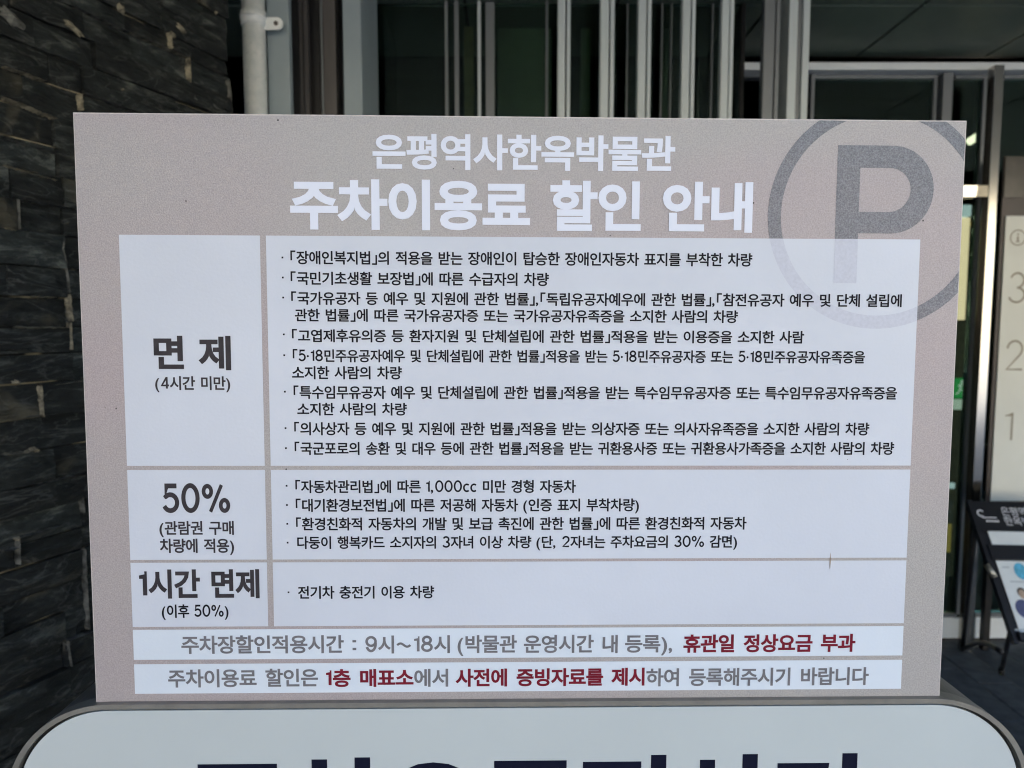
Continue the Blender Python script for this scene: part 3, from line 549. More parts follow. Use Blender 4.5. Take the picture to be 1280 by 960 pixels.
은 (!+B(!*Y1**Y1*+B ,S0=+)01)z/h)9//)!.=)9-K)z,m+),H,S,<.!,H/-,m/n-K0).=/n///-/h.!01 ,S/T-Z/L.I/6.y.m/..=.y-h.I-D-Z-.,S-%+M-.*^-D*.-h)y.=*..m*^/6+M/L )2)d)2%l0)%l0)&U*+&U*+)d
을 ,S0L+&0B)x0#)9/M)!.e)9-|)x-J+&-+,S,|.$-+//-J/n-|0).e/n/M//0#.$0B ,S/i-]/c.K/O.y/2/..e.y.<.K-y-]-g,S-a+K-g*]-y*/.<)z.e*//2*]/O+K/c (!,>(!+U1*+U1*,> ).%b06%b06&H*$&H*$(J/v(J/v*c),*c),*!/#*!/#)-).)-
의 +:/u*3/e)@/9(h.O(U-S(h,W)@+n*3+B+:+2,A+B-4+n-g,W-y-S-g.O-4/9,A/e +:/,+{.},S.`,v.2-&-S,v,u,S,G+{,*+:+{*T,*)|,G)Y,u)M-S)Y.2)|.`*T.} /;0]/;%V04%V040] (3(i)](j+:(n,{(z.b)6.Z)t,w)c+5)X(()T
이 />0]/>%V07%V070] *w/q)u/Z)+.v(U-l(D,C(U*u)+)l)u)+*w(p+y)+,g)l-<*u-M,C-<-l,g.u+y/Z *w/%+X.p,..>,L-L,W,C,L+9,.*G+X)q*w)`*9)q)e*G)E+9):,C)E-L)e.>*9.p
인 /?0[/?)=08)=080[ *p/w)m/g(|/8(I.L(7-L(I,L(|+`)m+1*p*|+t+1,e+`-;,L-M-L-;.L,e/8+t/g *p/.+R/!,*._,J./,V-L,J,j,*,:+R+v*p+k*2+v)[,:):,j).-L):./)[._*2/! )j*%)j%l0T%l0T&U*c&U*c*%
일 *n0;)j0,(z/^(I.x(7.%(I-/(z,J)j+|*n+m+q+|,a,J-7-/-H.%-7.x,a/^+q0, *n/P+P/F,&/+,F.],R.%,F-J,&,|+P,a*n,V*0,a)Z,|):-J)..%):.])Y/+*0/F /?0]/?+O08+O080] )i%d0W%d0W&L*_&L*_(U08(U08*})f*})f*:/@*:/@)9)i)9
임 /?0[/?*t08*t080[ )g*B)g%d08%d08*B /A)Y/A&M*^&M*^)Y *p0,)l/x({/K(I.c(7-g(I,l({,()l+W*p+G+u+W,e,(-;,l-M-g-;.c,e/K+u/x *p/@+S/6,*.s,J.F,V-g,J--,*,Z+S,=*p,3*1,=)Z,Z):--).-g):.F)Z.t*1/6
자 (4/Y(4.o*N.o*N-V*;,;)c+%(q)|&o)9(E(Q)4)))v)p*Q*j*y+o+D*r+y*!,^)<-K(h-{)O,z*5,/+4+X,C+F-V+F.o-Z.o-Z/Y .l0].l%W/e%W/e+l1D+l1D,W/e,W/e0]
장 ,Y*>+6*3*3)m)R)8)=(L)R&a*3&++6%e,Y%Y-|%e/#&+/`&a/t(L/`)8/#)m-|*3 ,Y)V-Y)O.C)<.n(w.}(L.n&|.C&[-Y&H,Y&A+Y&H*p&[*D&|*5(L*D(w*p)<+Y)O (8/t(8//*N//*N.f*>-b)k,i(},!&z+N(I*g);+1)|+d*U,G*z-6+C,P+v+u,X+H-F+&-n+i,n,:,(,y+V-l+G.g+G//-Z//-Z/t .s0].s*W/l*W/l-?1<-?1<.*/l.*/l0]
저 -4,|-4,7/B,7/B%V0;%V0;0]/B0]/B,| (=/Y(=.p*T.p*T-b*A,B)j++(x*$&v)=(M(U)=)/*#)v*Y*r+$+y+K*x,%*&,g)>-U(i.,)P-**5,9+7+a,I+N-b+N.p-g.p-g/Y
적 )U**)U)@/B)@/B%W0;%W0;** (@/y(@/4*U/4*U.k*D-h)q,m)(,&(%+Q(Q*j)B+4*)+i*],M+&-<+K,T+}+v,`+F-L+#-w+f,x,9,1,{+`-p+O.l+O/4-b/4-b/y /B0]/B.#-E.#-E-9/B-9/B*[0;*[0;0]
전 /B0[/B-q-@-q-@-,/B-,/B):0;):0;0[ )q)v)q%l0T%l0T&U*i&U*i)v (@/m(@/(*U/(*U.V*D-R)q,W)(+m(%+<(Q*S)B*z*(+R*],8+%-&+J,?+}+`,`+1-L*i-w+P,x,#,1,g+`-Z+O.V+O/(-b/(-b/m
정 ,z*A+U*6*P)p)p):)Z(L)p&`*P&*+U%d,z%X.C%d/H&*0)&`0>(L0)):/H)p.C*6 ,z)Z-|)S.g)?/7(y/F(L/7&{.g&Z-|&F,z&?+x&F+3&Z*b&{*R(L*b(y+3)?+x)S /B0]/B.$-D.$-D-:/B-:/B*^0;*^0;0] (@/u(@/0*U/0*U.l*E-h)q,l)(,#(%+M(Q*f)B+1*)+g*],L+&-<+K,U+}+v,`+G-L+#-w+g,x,:,1,|+`-q+O.m+O/0-b/0-b/u
제 /^0]/^%W0R%W0R0] -]0G-]-$+|-$+|,;-],;-]&,.P&,.P0G (1/L(1.c*(.c*(-k)v,J)O+2(l**&s)<(K(X)0)1)e)t*3*i*Q+h*o*p+=*%+p)C,R(n-*)Q,2*;+P+>++,P*y-k*y.c,g.c,g/L
족 )#)p)#),/%),/%%W/z%W/z)p (o07(o/N+y/N+].b*s.$)k-S(Q-;(p,S*&,k+--8+{-o,S.Y---o-|-8/&,k08,S0W-;/>-S.6.$-K.b-//N0:/N0:07 ,*-,,*+X(!+X(!*o1,*o1,+X,}+X,}-,
주 (q0!(q/;,$/;,$/6+e.;*y-K)n,o(S,O(t+h*%,(+),U+x-7,S.(-0-7.#,U/(,(05+h0T,O/:,o./-K-C.;-(/6-(/;06/;060! (!*v(!*1,)*1,)%X,|%X,|*11**11**v
증 (!+q(!+,1*+,1*+q ,S*8++*-*#)h)@)3)+(H)@&^*#&*++%e,S%Y-|%e/(&)/f&^/{(H/f)3/()h-|*- ,S)P-X)J.E)7.s(s/&(H.s&z.E&Z-X&G,S&A+N&G*b&Z*4&z*$(H*4(s*b)7+N)J (o0.(o/D+y/D+].W*r-x)j-L(Q-4(o,L*&,c+--0+{-g,S.P---g-|-0/&,c09,L0W-4/>-L.6-x-K.X-//D0:/D0:0.
지 />0]/>%W07%W070] (@/Y(@.o*_.o*_-V*K,:)r+#)$){(!)9(S(Q)C))*+)o*c*i+/+n+W*o,3)|,w);-h(h.;)O-7*1,E+/+l,>+X-V+X.o-x.o-x/Y
진 /?0[/?);08);080[ (E/l(E/&*a/&*a.P*O-M)|,S)2+i(/+8(Z*Q)L*w*3+N*h,3+2,|+X,8,1+Y,q+*-a*d.0+J-.+x,@,^+l-R+Z.P+Z/&-s/&-s/l )j)z)j%l0T%l0T&U*c&U*c)z
차 *J0K*J.t(3.t(3.0*K.0*K-E*:,,)e*w(w)x&u)8(I(R)8)&)x)h*P*[*v+Z+?*b+p)s,Q)6-<(d-l)H,m*,,%+(+R,3+B-E+B.0-W.0-W.t+C.t+C0K .l0].l%W/e%W/e+f1D+f1D,Q/e,Q/e0]
착 );)|);)7.s)7.s%V/l%V/l)| *Q0`*Q/G(</G(<._*Q._*Q.K*A-N)n,Z)%+v(#+J(M*d)>+**!+Y*V,8*|,}+F,>+y+d,]+8-J*t-s+[,r,*,,,f+Y-T+I.K+I._-^._-^/G+J/G+J0` .s0].s*P/l*P/l-31<-31<-z/l-z/l0]
참 )O*6)O%d/l%d/l*6 .t)N.t&M*F&M*F)N *Q0a*Q/L(</L(<.d*Q.d*Q.T*A-X)m,g)$,)(!+Y(K*s)<+9*!+g*V,E*|-.+F,K+y+r,]+G-K+)-s+k,r,8,,,s+Y-`+I.T+I.d-^.d-^/L+J/L+J0a .s0].s*b/l*b/l-@1<-@1<.+/l.+/l0]
체 /^0]/^%W0R%W0R0] -]0G-],`,,,`,,+u-]+u-]&,.P&,.P0G *(0;*(.j(4.j(4.$*(.$*(-S)v,>)P+.(n*,&v)A(L(])0)3)e)s*3*c*P+[*o*h+>)}+s)B,U(q-*)T,3*:+P+7+*,B*x-S*x.$,j.$,j.j*x.j*x0;
초 ,+*t,+(Z(!(Z(!&p1-&p1-(Z-!(Z-!*t ,+0I,+/&(p/&(p.=,*.=+k-6+$,?)s+_(P+;(q*T*$*q+)+B+x,$,T,r-2,$.$+B/)*q08*T0X+;/6+_.),?->-6-#.=09.=09/&-!/&-!0I
촉 )#)Z)#(r/%(r/%%W/z%W/z)Z ,*,U,*+?(!+?(!*V1**V1*+?,}+?,},U (x/^(x.u,%.u+f..*|-P)s-((S,m(n,,*#,?+*,a+x-5,S-s-/-5.!,a/(,?09,,0S,m/4-(.+-P-A..-%.u01.u01/^,}/^,}0a,*0a,*/^
충 ,S)8-X)2.E(}.s(a/&(;.s&q.E&T-X&D,S&>+M&D*a&T*4&q*$(;*4(a*a(}+M)2 (!+a(!*x,**x,*)w*m)i)s)K)=(x)+(;)@&U*!&%+*%d,S%Y-}%d/)&%/f&U/{(;/i(x/4)K.:)i,})w,}*x1**x1*+a (x/_(x.v,$.v+c.2*y-V)p-0(R,v(m,5*!,H+),i+w-=,S-z-0-=.!,i/),H0;,50T,v/7-0./-V-D.2-&.v01.v01/_,}/_,}0_,*0_,*/_
층 (!+S(!*j1**j1*+S ,S)x+*)n*!)P)@(|)+(;)@&U*!&%+*%d,S%Y-}%d/)&%/f&U/{(;/f(|/))P-})n ,S)8-X)2.E(}.s(a/&(;.s&q.E&T-X&D,S&>+M&D*a&T*4&q*$(;*4(a*a(}+M)2 (x/_(x.v,%.v+d.1*z-U)q-.(R,t(m,3*!,E+),g+w-;,S-x-0-;.!,g/),F0;,30T,t/6-..--U-C.1-%.v01.v01/_,}/_,}0_,*0_,*/_
친 /?0[/?)508)5080[ )j)t)j%l0T%l0T&U*c&U*c)t *e0W*e/=(K/=(K.T*e.T*e.=*T-<*$,E)7+^(5+/(_*H)O*l*6+A*j,#+4,k+Z,),4+K,u*y-f*X.3+@-0+l,B,O+n-A+].=+].T-u.T-u/=+^/=+^0W
카 (^/X(^.o,9.o,6.E,(-Q+y-+(/,n(<,#+_,A+-+D*B*N)B)`(+(y(Y(8*o)f,8+O,z-M-2/X .l0].l%X/e%X/e+k1@+k1@,U/e,U/e0]
탑 )M*Z)M%d/l%d/l*Z.s*Z.s)J*E)J*E*Z *E(c.s(c.s&M*E&M (L0*(L+F*Z+G+i+K,l+S-l+a-c,I,g,<+j,4*a,0)E,/)E-F,r-F,r./)E./)E/A-&/A-&0* .s0].s+(/l+(/l-P1<-P1<.</l.</l0]
특 &}+@&}*W1**W1*+@ )#)Z)#(r.|(r.|%W/u%W/u)Z )40D)4,;0#,;0#,}*-,}*--}/b-}/b.c*-.c*-/]/z/]/z0D
평 ,z*7+U*,*P)h)p)3)Z(H)p&^*P&*+U%e,z%Y.C%e/H&*0)&^0>(H0))3/H)g.C*, ,z)P-|)I.g)6/7(r/F(H/7&z.g&Z-|&G,z&@+x&G+2&Z*b&z*R(H*b(r+2)6+x)I /B0]/B.o-b.o-b.+/B.+/B-%-b-%-b,</B,</B*J0;*J0;0] (/+$)L+%*w+*,K+3-y+D-u,(,X+x,X/.-X/.-X/s(>/s(>/.)=/.)=+m($+l *4/.+c/.+c+s*4+n
포 (n+[(n*t,)*t,)(Y(!(Y(!&n1-&n1-(Y,|(Y,|*t08*t08+[.b+[.b.v0:.v0:/`(l/`(l.v*C.v*C+[ +<.v-j.v-j+[+<+[
표 (n+b(n*x*R*x*R(U(!(U(!&l1-&l1-(U.S(U.S*x08*x08+b.b+b.b.y0:.y0:/c(l/c(l.y*C.y*C+b +K(U+K*x-Z*x-Z(U +<.y-j.y-j+b+<+b
하 *z-K){-<)5,l(b,)(P+/(b*5)5)M){(}*z(n+x(},d)M-6*5-G+/-6,),d,l+x-< *z,a+W,V,*,9,G+h,R+/,G*Q,**$+W)c*z)X*@)c)n*$)P*Q)E+/)P+h)n,9*@,V .m0].m%W/e%W/e+f1D+f1D,P/e,P/e0] *N0Q*N/$&y/$&y.;-r.;-r/$+G/$+G0Q
한 *}.-*#-|)9-Y(h-!(W,8(h+M)9*s*#*P*}*D+{*P,e*s-6+M-F,8-6-!,e-Y+{-| *}-F+Z-?,+-*,G,d,Q,8,G+h,++G+Z+2*}++*D+2)t+G)W+h)M,8)W,d)t-**D-? .s0[.s)+/l)+/l,U1<,U1<-@/l-@/l0[ *S0[*S/G($/G($._-z._-z/G+L/G+L0[ )T)b)T%l09%l09&U*L&U*L)b
할 *}.U*!.K)8.-(g-Y(W,v(g,7)8+c*!+E*}+;+|+E,f+d-7,7-F,v-7-Y,f.-+|.K *}-s+Z-m,,-Z,G-?,Q,v,G,Q,,,5+Z,#*}+y*D,#)s,5)W,Q)M,v)W-?)s-Z*D-m .s0`.s+-/l+-/l-N1=-N1=.9/l.9/l0` )K%b01%b01&G*B&G*B(C/l(C/l*Y)I*Y)I)v.t)v.t)$)K)$ *S0f*S/e($/e($/!-z/!-z/e+L/e+L0f
해 *N-O)Z-@(x,p(O,.(@+5(O*;(x)T)Z))*N(u+B)),$)T,N*;,]+5,N,.,$,p+B-@ *N,d+#,Y+J,=+d+m+m+5+d*X+J*-+#)l*N)b)y)l)R*-)9*X)0+5)9+m)R,=)y,Y *$0A*$.v&|.v&|.1,{.1,{.v*x.v*x0A -M0G-M&).A&).A+^/[+^/[%W0P%W0P0]/[0]/[,G.A,G.A0G
행 *P.3)].(({-d(R-2(D,L(R+g({+6)]*r*P*g+D*r,&+6,O+g,^,L,O-2,&-d+D.( *P-O+%-H+K-5+d,s+m,L+d,%+K+d+%+P*P+I){+P)U+c)=,%)4,L)=,s)U-5){-H -2*,+h)}*c)^*&)+)m(B*&&Y*c&(+h%d-2%Y.W%d/]&(0=&Y0R(B0=)+/])^.W)} -2)F.4)@.z)./J(k/Y(B/J&v.z&W.4&E-2&?,/&E+D&W*t&v*e(B*t(k+D).,/)@ -J0J-J*].>*].>-0/X-0/X*<0M*<0M0]/X0]/X-u.>-u.>0J *&0U*&/J&y/J&y.c-%.c-%/J*z/J*z0U
형 *q.;)x./)7-h(h-2(X,G(h+])7+()x*a*q*T+j*a,P+(,{+]-/,G,{-2,P-h+j./ *q-U+J-N+t-9,3,s,<,G,3+w+t+U+J+@*q+9*<+@)o+U)U+w)L,G)U,s)p-9*<-N ,|*%+W)w*R)W)q)&)[(?)q&X*R&(+W%d,|%Y.E%d/J&(0+&X0@(?0+)&/J)W.E)w ,|)?-|)9.e)(/4(g/C(?/4&t.e&W-|&E,|&?+|&E+7&W*g&t*W(?*g(g+7)(+|)9 /B0]/B.7-^.7-^-M/B-M/B,;-],;-]+Q/B+Q/B*00;*00;0] *H0e*H/R(#/R(#.j-^.j-^/R+@/R+@0e
화 +)-D+a-=,0-(,K,b,U,7,K+h,0+G+a+2+)++*L+2)|+G)a+h)V,7)a,b)|-(*L-= +).+*,-z)C-W(r,}(c,7(o+T)7*})m*Z*Y*G*Y)>&s);($(O)J(P+!(T,^(`.=(u.7)W-V)O,u)I+R)A+R*G,>*Y,v*}->+S-J,7-:,},j-W,$-z .n0].n%W/g%W/g+X1?+X1?,D/g,D/g0] *Y0Z*Y/H((/H((.`.(.`.(/H+R/H+R0Z
환 +*-t+b-n,0-^,K-D,T,},K,[,0,B+b,2+*,,*M,2*#,B)d,[)Z,})d-D*#-^*M-n .r0].r(i/k(i/k,C1:,C1:-./k-./k0] )J)=)J%l00%l00&U*C&U*C)= +*.S*-.J)E..(u-](f,}(r,H)9+y)p+]*]+M*]*d&y*`(()w)N)y+(*!,c*/.A*D.;+$,w*q+T*h+T+M,@+],v+z-=,H-I,}-:-],j..,&.J *]0`*]/_(5/_(5.z-{.z-{/_+T/_+T0`
활 +*.<+b.8,0.+,K-r,T-W,K-<,0-&+b,v+*,q*M,v*#-&)d-<)Z-W)d-r*#.+*M.8 .r0].r*c/k*c/k-=1:-=1:.)/k.)/k0] )>%b02%b02&B*6&B*6(7/k(7/k*9)<*9)<)Y.s)Y.s(n)>(n +*.t*-.l)E.T(u./(f-W(r-))9,a)p,G*],;*]+^&y+Z((*x)N*y+&*},c+,.A+?.;+v,w+i+T+a+T,;,@,G,w,a-=-)-I-W-:./,k.T,&.l *]0e*]/r(5/r(5/6-{/6-{/r+T/r+T0e
후 ,S.1+1.&*/-e)O-5);,N)O+i*/+9+1*w,S*m-v*w.x+9/W+i/l,N/W-5.x-e-v.& ,S-L-Q-F.9-5.b,t.p,N.b,).9+i-Q+W,S+Q+U+W*o+i*E,)*7,N*E,t*o-5+U-F ,*0b,*/O(N/O(N.f0U.f0U/O,}/O,}0b (!*-(!)C,*)C,*%V,}%V,})C1-)C1-*-
휴 ,S.5+1.+*/-i)O-:);,T)O+o*/+?+1*},S*s-v*}.x+?/W+o/l,T/W-:.x-j-v.+ ,S-P-Q-J.9-:.b,z.p,T.b,/.9+o-Q+_,S+X+U+_*o+o*E,/*7,T*E,z*o-:+U-J (!*5(!)K*C)K*C%V+<%V+<)K-m)K-m%V.f%V.f)K1-)K1-*5 ,*0b,*/R(N/R(N.j0U.j0U/R,}/R,}0b
"""
_AL = '!#$%&()*+,-./0123456789:;<=>?@ABCDEFGHIJKLMNOPQRSTUVWXYZ[]^_`abcdefghijklmnopqrstuvwxyz{|}'
_OUT = {}
for _row in OUTLINES.strip('\n').split('\n'):
    _loops = []
    for _w in _row[2:].split(' '):
        _n = [_AL.index(_w[q]) * 90 + _AL.index(_w[q + 1]) - 400 for q in range(0, len(_w), 2)]
        _loops.append([(_n[q] / 1000, _n[q + 1] / 1000) for q in range(0, len(_n), 2)])
    _OUT[_row[0]] = _loops
_gc = {}
W3, W2, W15, W1 = 0.030, 0.024, 0.023, 0.021


def area(p):
    return 0.5 * sum(p[k - 1][0] * p[k][1] - p[k][0] * p[k - 1][1] for k in range(len(p)))


def grow(p, w):
    """move a closed outline outwards (to its right when it runs counter-clockwise) with mitred corners"""
    n = len(p); out = []
    for k in range(n):
        a, b, c = p[k - 1], p[k], p[(k + 1) % n]
        d0 = (b[0] - a[0], b[1] - a[1]); d1 = (c[0] - b[0], c[1] - b[1])
        l0 = math.hypot(*d0) or 1e-9; l1 = math.hypot(*d1) or 1e-9
        n0 = (d0[1] / l0, -d0[0] / l0); n1 = (d1[1] / l1, -d1[0] / l1)
        m = (n0[0] + n1[0], n0[1] + n1[1]); q = m[0] * m[0] + m[1] * m[1]
        f = min(2 / q, 1.6) if q > 1e-6 else 1.0
        out.append((b[0] + m[0] * f * w, b[1] + m[1] * f * w))
    return out


def arc(cx, cy, rx, ry, a0, a1, n=14):
    return [(cx + rx * math.cos(R(a0 + (a1 - a0) * k / n)), cy + ry * math.sin(R(a0 + (a1 - a0) * k / n))) for k in range(n + 1)]


def stroke2(pts, s):
    """an open line given the width 2s, as one counter-clockwise outline"""
    L_, R_ = [], []
    n = len(pts)
    for k in range(n):
        a = pts[max(k - 1, 0)]; b = pts[k]; c = pts[min(k + 1, n - 1)]
        d0 = (b[0] - a[0], b[1] - a[1]) if k else (c[0] - b[0], c[1] - b[1])
        d1 = (c[0] - b[0], c[1] - b[1]) if k < n - 1 else d0
        l0 = math.hypot(*d0); l1 = math.hypot(*d1)
        n0 = (-d0[1] / l0, d0[0] / l0); n1 = (-d1[1] / l1, d1[0] / l1)
        m = (n0[0] + n1[0], n0[1] + n1[1]); q = m[0] * m[0] + m[1] * m[1]
        f = min(2 / q, 1.7) if q > 1e-6 else 1.0
        L_.append((b[0] + m[0] * f * s, b[1] + m[1] * f * s)); R_.append((b[0] - m[0] * f * s, b[1] - m[1] * f * s))
    o = L_ + list(reversed(R_))
    return o if area(o) > 0 else list(reversed(o))


def ring2(cx, cy, rx, ry, s, n=28):
    o = arc(cx, cy, rx + s, ry + s, 0, 360, n)[:-1]; i = arc(cx, cy, rx - s, ry - s, 0, 360, n)[:-1]
    return [o, list(reversed(i))]


def digit(ch, s):
    if ch == '0': return ring2(.27, .355, .215, .33, s)
    if ch == '5': return [stroke2([(.46, .675), (.15, .675), (.095, .335)] + arc(.26, .235, .205, .21, 140, -155, 18), s)]
    if ch == '%': return ring2(.17, .53, .115, .14, s * .9) + ring2(.68, .16, .115, .14, s * .9) + [stroke2([(.60, .70), (.25, -.01)], s * .8)]
    if ch == '2': return [stroke2(arc(.265, .495, .19, .185, 175, -38, 14) + [(.075, .04), (.48, .04)], s)]
    if ch == '3': return [stroke2(arc(.25, .52, .175, .165, 160, -90, 14), s), stroke2(arc(.25, .19, .205, .165, 90, -162, 14), s)]
    if ch == '4': return [stroke2([(.37, .0), (.37, .70)], s), stroke2([(.36, .68), (.06, .19), (.50, .19)], s)]
    if ch == '8': return ring2(.26, .53, .165, .15, s) + ring2(.26, .195, .20, .165, s)
    if ch == '9': return ring2(.255, .475, .195, .20, s) + [stroke2(arc(.25, .36, .20, .33, 15, -155, 14), s)]
    if ch == 'c': return [stroke2(arc(.25, .25, .19, .225, 48, 312, 16), s)]
    if ch == ':': return [[(0, .10), (.115, .10), (.115, .215), (0, .215)], [(0, .50), (.115, .50), (.115, .615), (0, .615)]]
    if ch == '~': return [stroke2([(.66 * k / 16, .34 - .085 * math.sin(2 * math.pi * k / 16 + math.pi)) for k in range(17)], s)]
    if ch == '1': return [[(.30 - 2 * s, 0.0), (.30, 0.0), (.30, .705), (.30 - 1.2 * s, .705), (.23, .62), (.06, .585), (.06, .585 - 1.5 * s), (.30 - 2 * s, .585 - 1.5 * s)]]
    return None


def fill(loops):
    """triangles of the union of the outlines (counter-clockwise adds, clockwise cuts)"""
    from mathutils.geometry import delaunay_2d_cdt
    vs, es = [], []
    for p in loops:
        n0 = len(vs); n = len(p)
        vs += [Vector(q) for q in p]; es += [(n0 + k, n0 + (k + 1) % n) for k in range(n)]
    ov, oe, of, _, _, _ = delaunay_2d_cdt(vs, es, [], 0, 1e-5)
    keep_ = []
    for f in of:
        cx = sum(ov[i].x for i in f) / 3; cy = sum(ov[i].y for i in f) / 3
        wn = 0
        for p in loops:
            for k in range(len(p)):
                (x0, y0), (x1, y1) = p[k - 1], p[k]
                if (y0 <= cy) != (y1 <= cy):
                    xi = x0 + (cy - y0) * (x1 - x0) / (y1 - y0)
                    if xi > cx: wn += 1 if y1 > y0 else -1
        if wn > 0: keep_.append(tuple(f))
    used = sorted({i for f in keep_ for i in f}); mp = {i: k for k, i in enumerate(used)}
    return [(ov[i].x, ov[i].y) for i in used], [tuple(mp[i] for i in f) for f in keep_]


def glyph(ch, wt, res=3):
    k = (ch, wt)
    if k in _gc: return _gc[k]
    loops = digit(ch, 0.036 + wt)
    if loops is None:
        base = _OUT[ch]
        if area(max(base, key=lambda p: abs(area(p)))) < 0: base = [list(reversed(p)) for p in base]
        loops = [grow(p, wt) for p in base] if wt else base
    vs, fs = fill(loops)
    xs = [p[0] for p in vs]
    _gc[k] = (vs, fs, min(xs), max(xs))
    return _gc[k]


def layout(s, wt, trk=0.0, space=0.36):
    """verts and faces of a line, hangul from -0.08 to 0.83; x runs from 0 to 1"""
    V, Fc, pen = [], [], 0.0
    for ch in s:
        if ch == ' ':
            pen += space; continue
        vs, fs, lo, hi = glyph(ch, wt)
        sc_ = 1.0
        if '\uac00' <= ch <= '\ud7a3':
            dx, adv = pen, 0.895 + trk
        elif ch in '\u300c\u300d':
            dx, adv = pen + 0.05 - lo, (hi - lo) + 0.09 + trk
        else:
            sc_ = 1.13 if ch.isalnum() or ch == '%' else 1.0
            dx, adv = pen + 0.035 - lo * sc_, (hi - lo) * sc_ + 0.075 + trk
            if ch in ',~\u00b7': adv += 0.07
        n = len(V)
        V += [(x * sc_ + dx, y * sc_) for x, y in vs]
        Fc += [tuple(i + n for i in f) for f in fs]
        pen += adv
    xs = [v[0] for v in V]
    lo = min(xs); wd = max(xs) - lo
    return [((x - lo) / wd, y) for x, y in V], Fc


body = [
    ('「장애인복지법」의 적용을 받는 장애인이 탑승한 장애인자동차 표지를 부착한 차량', 363.5, 940, 313.5, 330.5, 322),
    ('「국민기초생활 보장법」에 따른 수급자의 차량', 363.8, 686, 339.5, 356.3, 347),
    ('「국가유공자 등 예우 및 지원에 관한 법률」,「독립유공자예우에 관한 법률」,「참전유공자 예우 및 단체 설립에', 364.5, 1126.6, 364.5, 381, 372),
    ('관한 법률」에 따른 국가유공자증 또는 국가유공자유족증을 소지한 사람의 차량', 369, 922, 385.8, 402, None),
    ('「고엽제후유의증 등 환자지원 및 단체설립에 관한 법률」적용을 받는 이용증을 소지한 사람', 365.5, 1004.7, 411.5, 427.7, 418),
    ('「5·18민주유공자예우 및 단체설립에 관한 법률」적용을 받는 5·18민주유공자증 또는 5·18민주유공자유족증을', 366.5, 1080.6, 436.5, 452.7, 444),
    ('소지한 사람의 차량', 365.5, 502.5, 457.5, 474, None),
    ('「특수임무유공자 예우 및 단체설립에 관한 법률」적용을 받는 특수임무유공자증 또는 특수임무유공자유족증을', 367.5, 1120.6, 482, 498.5, 489.5),
    ('소지한 사람의 차량', 372, 508.7, 503.3, 519.3, None),
    ('「의사상자 등 예우 및 지원에 관한 법률」적용을 받는 의상자증 또는 의사자유족증을 소지한 사람의 차량', 368.3, 1086, 527.5, 544, 535),
    ('「국군포로의 송환 및 대우 등에 관한 법률」적용을 받는 귀환용사증 또는 귀환용사가족증을 소지한 사람의 차량', 368.8, 1117, 552.2, 568.6, 560),
    ('「자동차관리법」에 따른 1,000cc 미만 경형 자동차', 369.7, 719.7, 600, 616.3, 607),
    ('「대기환경보전법」에 따른 저공해 자동차 (인증 표지 부착차량)', 370.2, 798.5, 623.3, 639.7, 631),
    ('「환경친화적 자동차의 개발 및 보급 촉진에 관한 법률」에 따른 환경친화적 자동차', 370.6, 932.8, 646.7, 663, 654.5),
    ('다둥이 행복카드 소지자의 3자녀 이상 차량 (단, 2자녀는 주차요금의 30% 감면)', 372, 921, 670, 686, 678),
    ('전기차 충전기 이용 차량', 372.8, 542.8, 732.2, 748.3, 740)]


# ------------------------------------------------------------------ ground and paving
F_Y = 3.34                                     # plane of the entrance glazing
SOFFIT = 2.69
g = obj('ground', box(-60, 60, -80, 60, -0.5, -0.05), M['ground']); g['kind'] = 'structure'
pb = obj('pavement', box(-2.6, 6.0, -4.0, F_Y - 0.02, -0.045, -0.012), M['bed']); pb['kind'] = 'structure'
pw, pl = 0.15, 0.42
c = 0
x = -0.29
paver_meshes = []
while x < 4.4:
    off = random.uniform(0, pl)
    y = F_Y - 0.03 - off + pl
    while y > 0.9:
        y1 = min(y, F_Y - 0.03); y0 = y - pl
        if y1 - y0 > 0.06:
            dz = random.uniform(-0.0012, 0.0012)
            o = obj('paver', box(x + 0.003, x + pw - 0.003, y0 + 0.003, y1 - 0.003, -0.03, dz, 0.002), M['paver'] if random.random() < 0.6 else M['paver_b'], pb)
            c += 1
        y -= pl
    x += pw
bm = bmesh.new()
for i in range(22):                              # paving behind the camera and far right, same stones, joined
    for j in range(13):
        X = -2.5 + i * 0.385; Y = 0.4 - j * 0.34
        bx(bm, X + 0.003, X + 0.382, Y - 0.334, Y - 0.003, -0.03, random.uniform(-0.001, 0.001))
o = obj('paver_field', bm, M['paver'], pb); o['kind'] = 'stuff'

# ------------------------------------------------------------------ slate wall on the left
WC = Vector((-0.767, 2.0, 0)); WD = Vector((-0.367, -1.0, 0)).normalized(); WN = Vector((0.9388, -0.3446, 0)).normalized()


def wall_tz(px, py):
    r = ray(px, py)
    # EYE + s r on the plane through WC with normal WN
    s = (WC - Vector((EYE.x, EYE.y, 0))).dot(WN) / Vector((r.x, r.y, 0)).dot(WN)
    p = EYE + r * s
    return (Vector((p.x, p.y, 0)) - WC).dot(WD), p.z


ang = math.atan2(-WD.y, -WD.x)                   # local +x runs from far to near reversed; see below
wall = thing('slate_wall', 'dark riven slate wall of stacked long stones with pale mortar streaks left of the sign', 'wall', (WC.x, WC.y, 0))
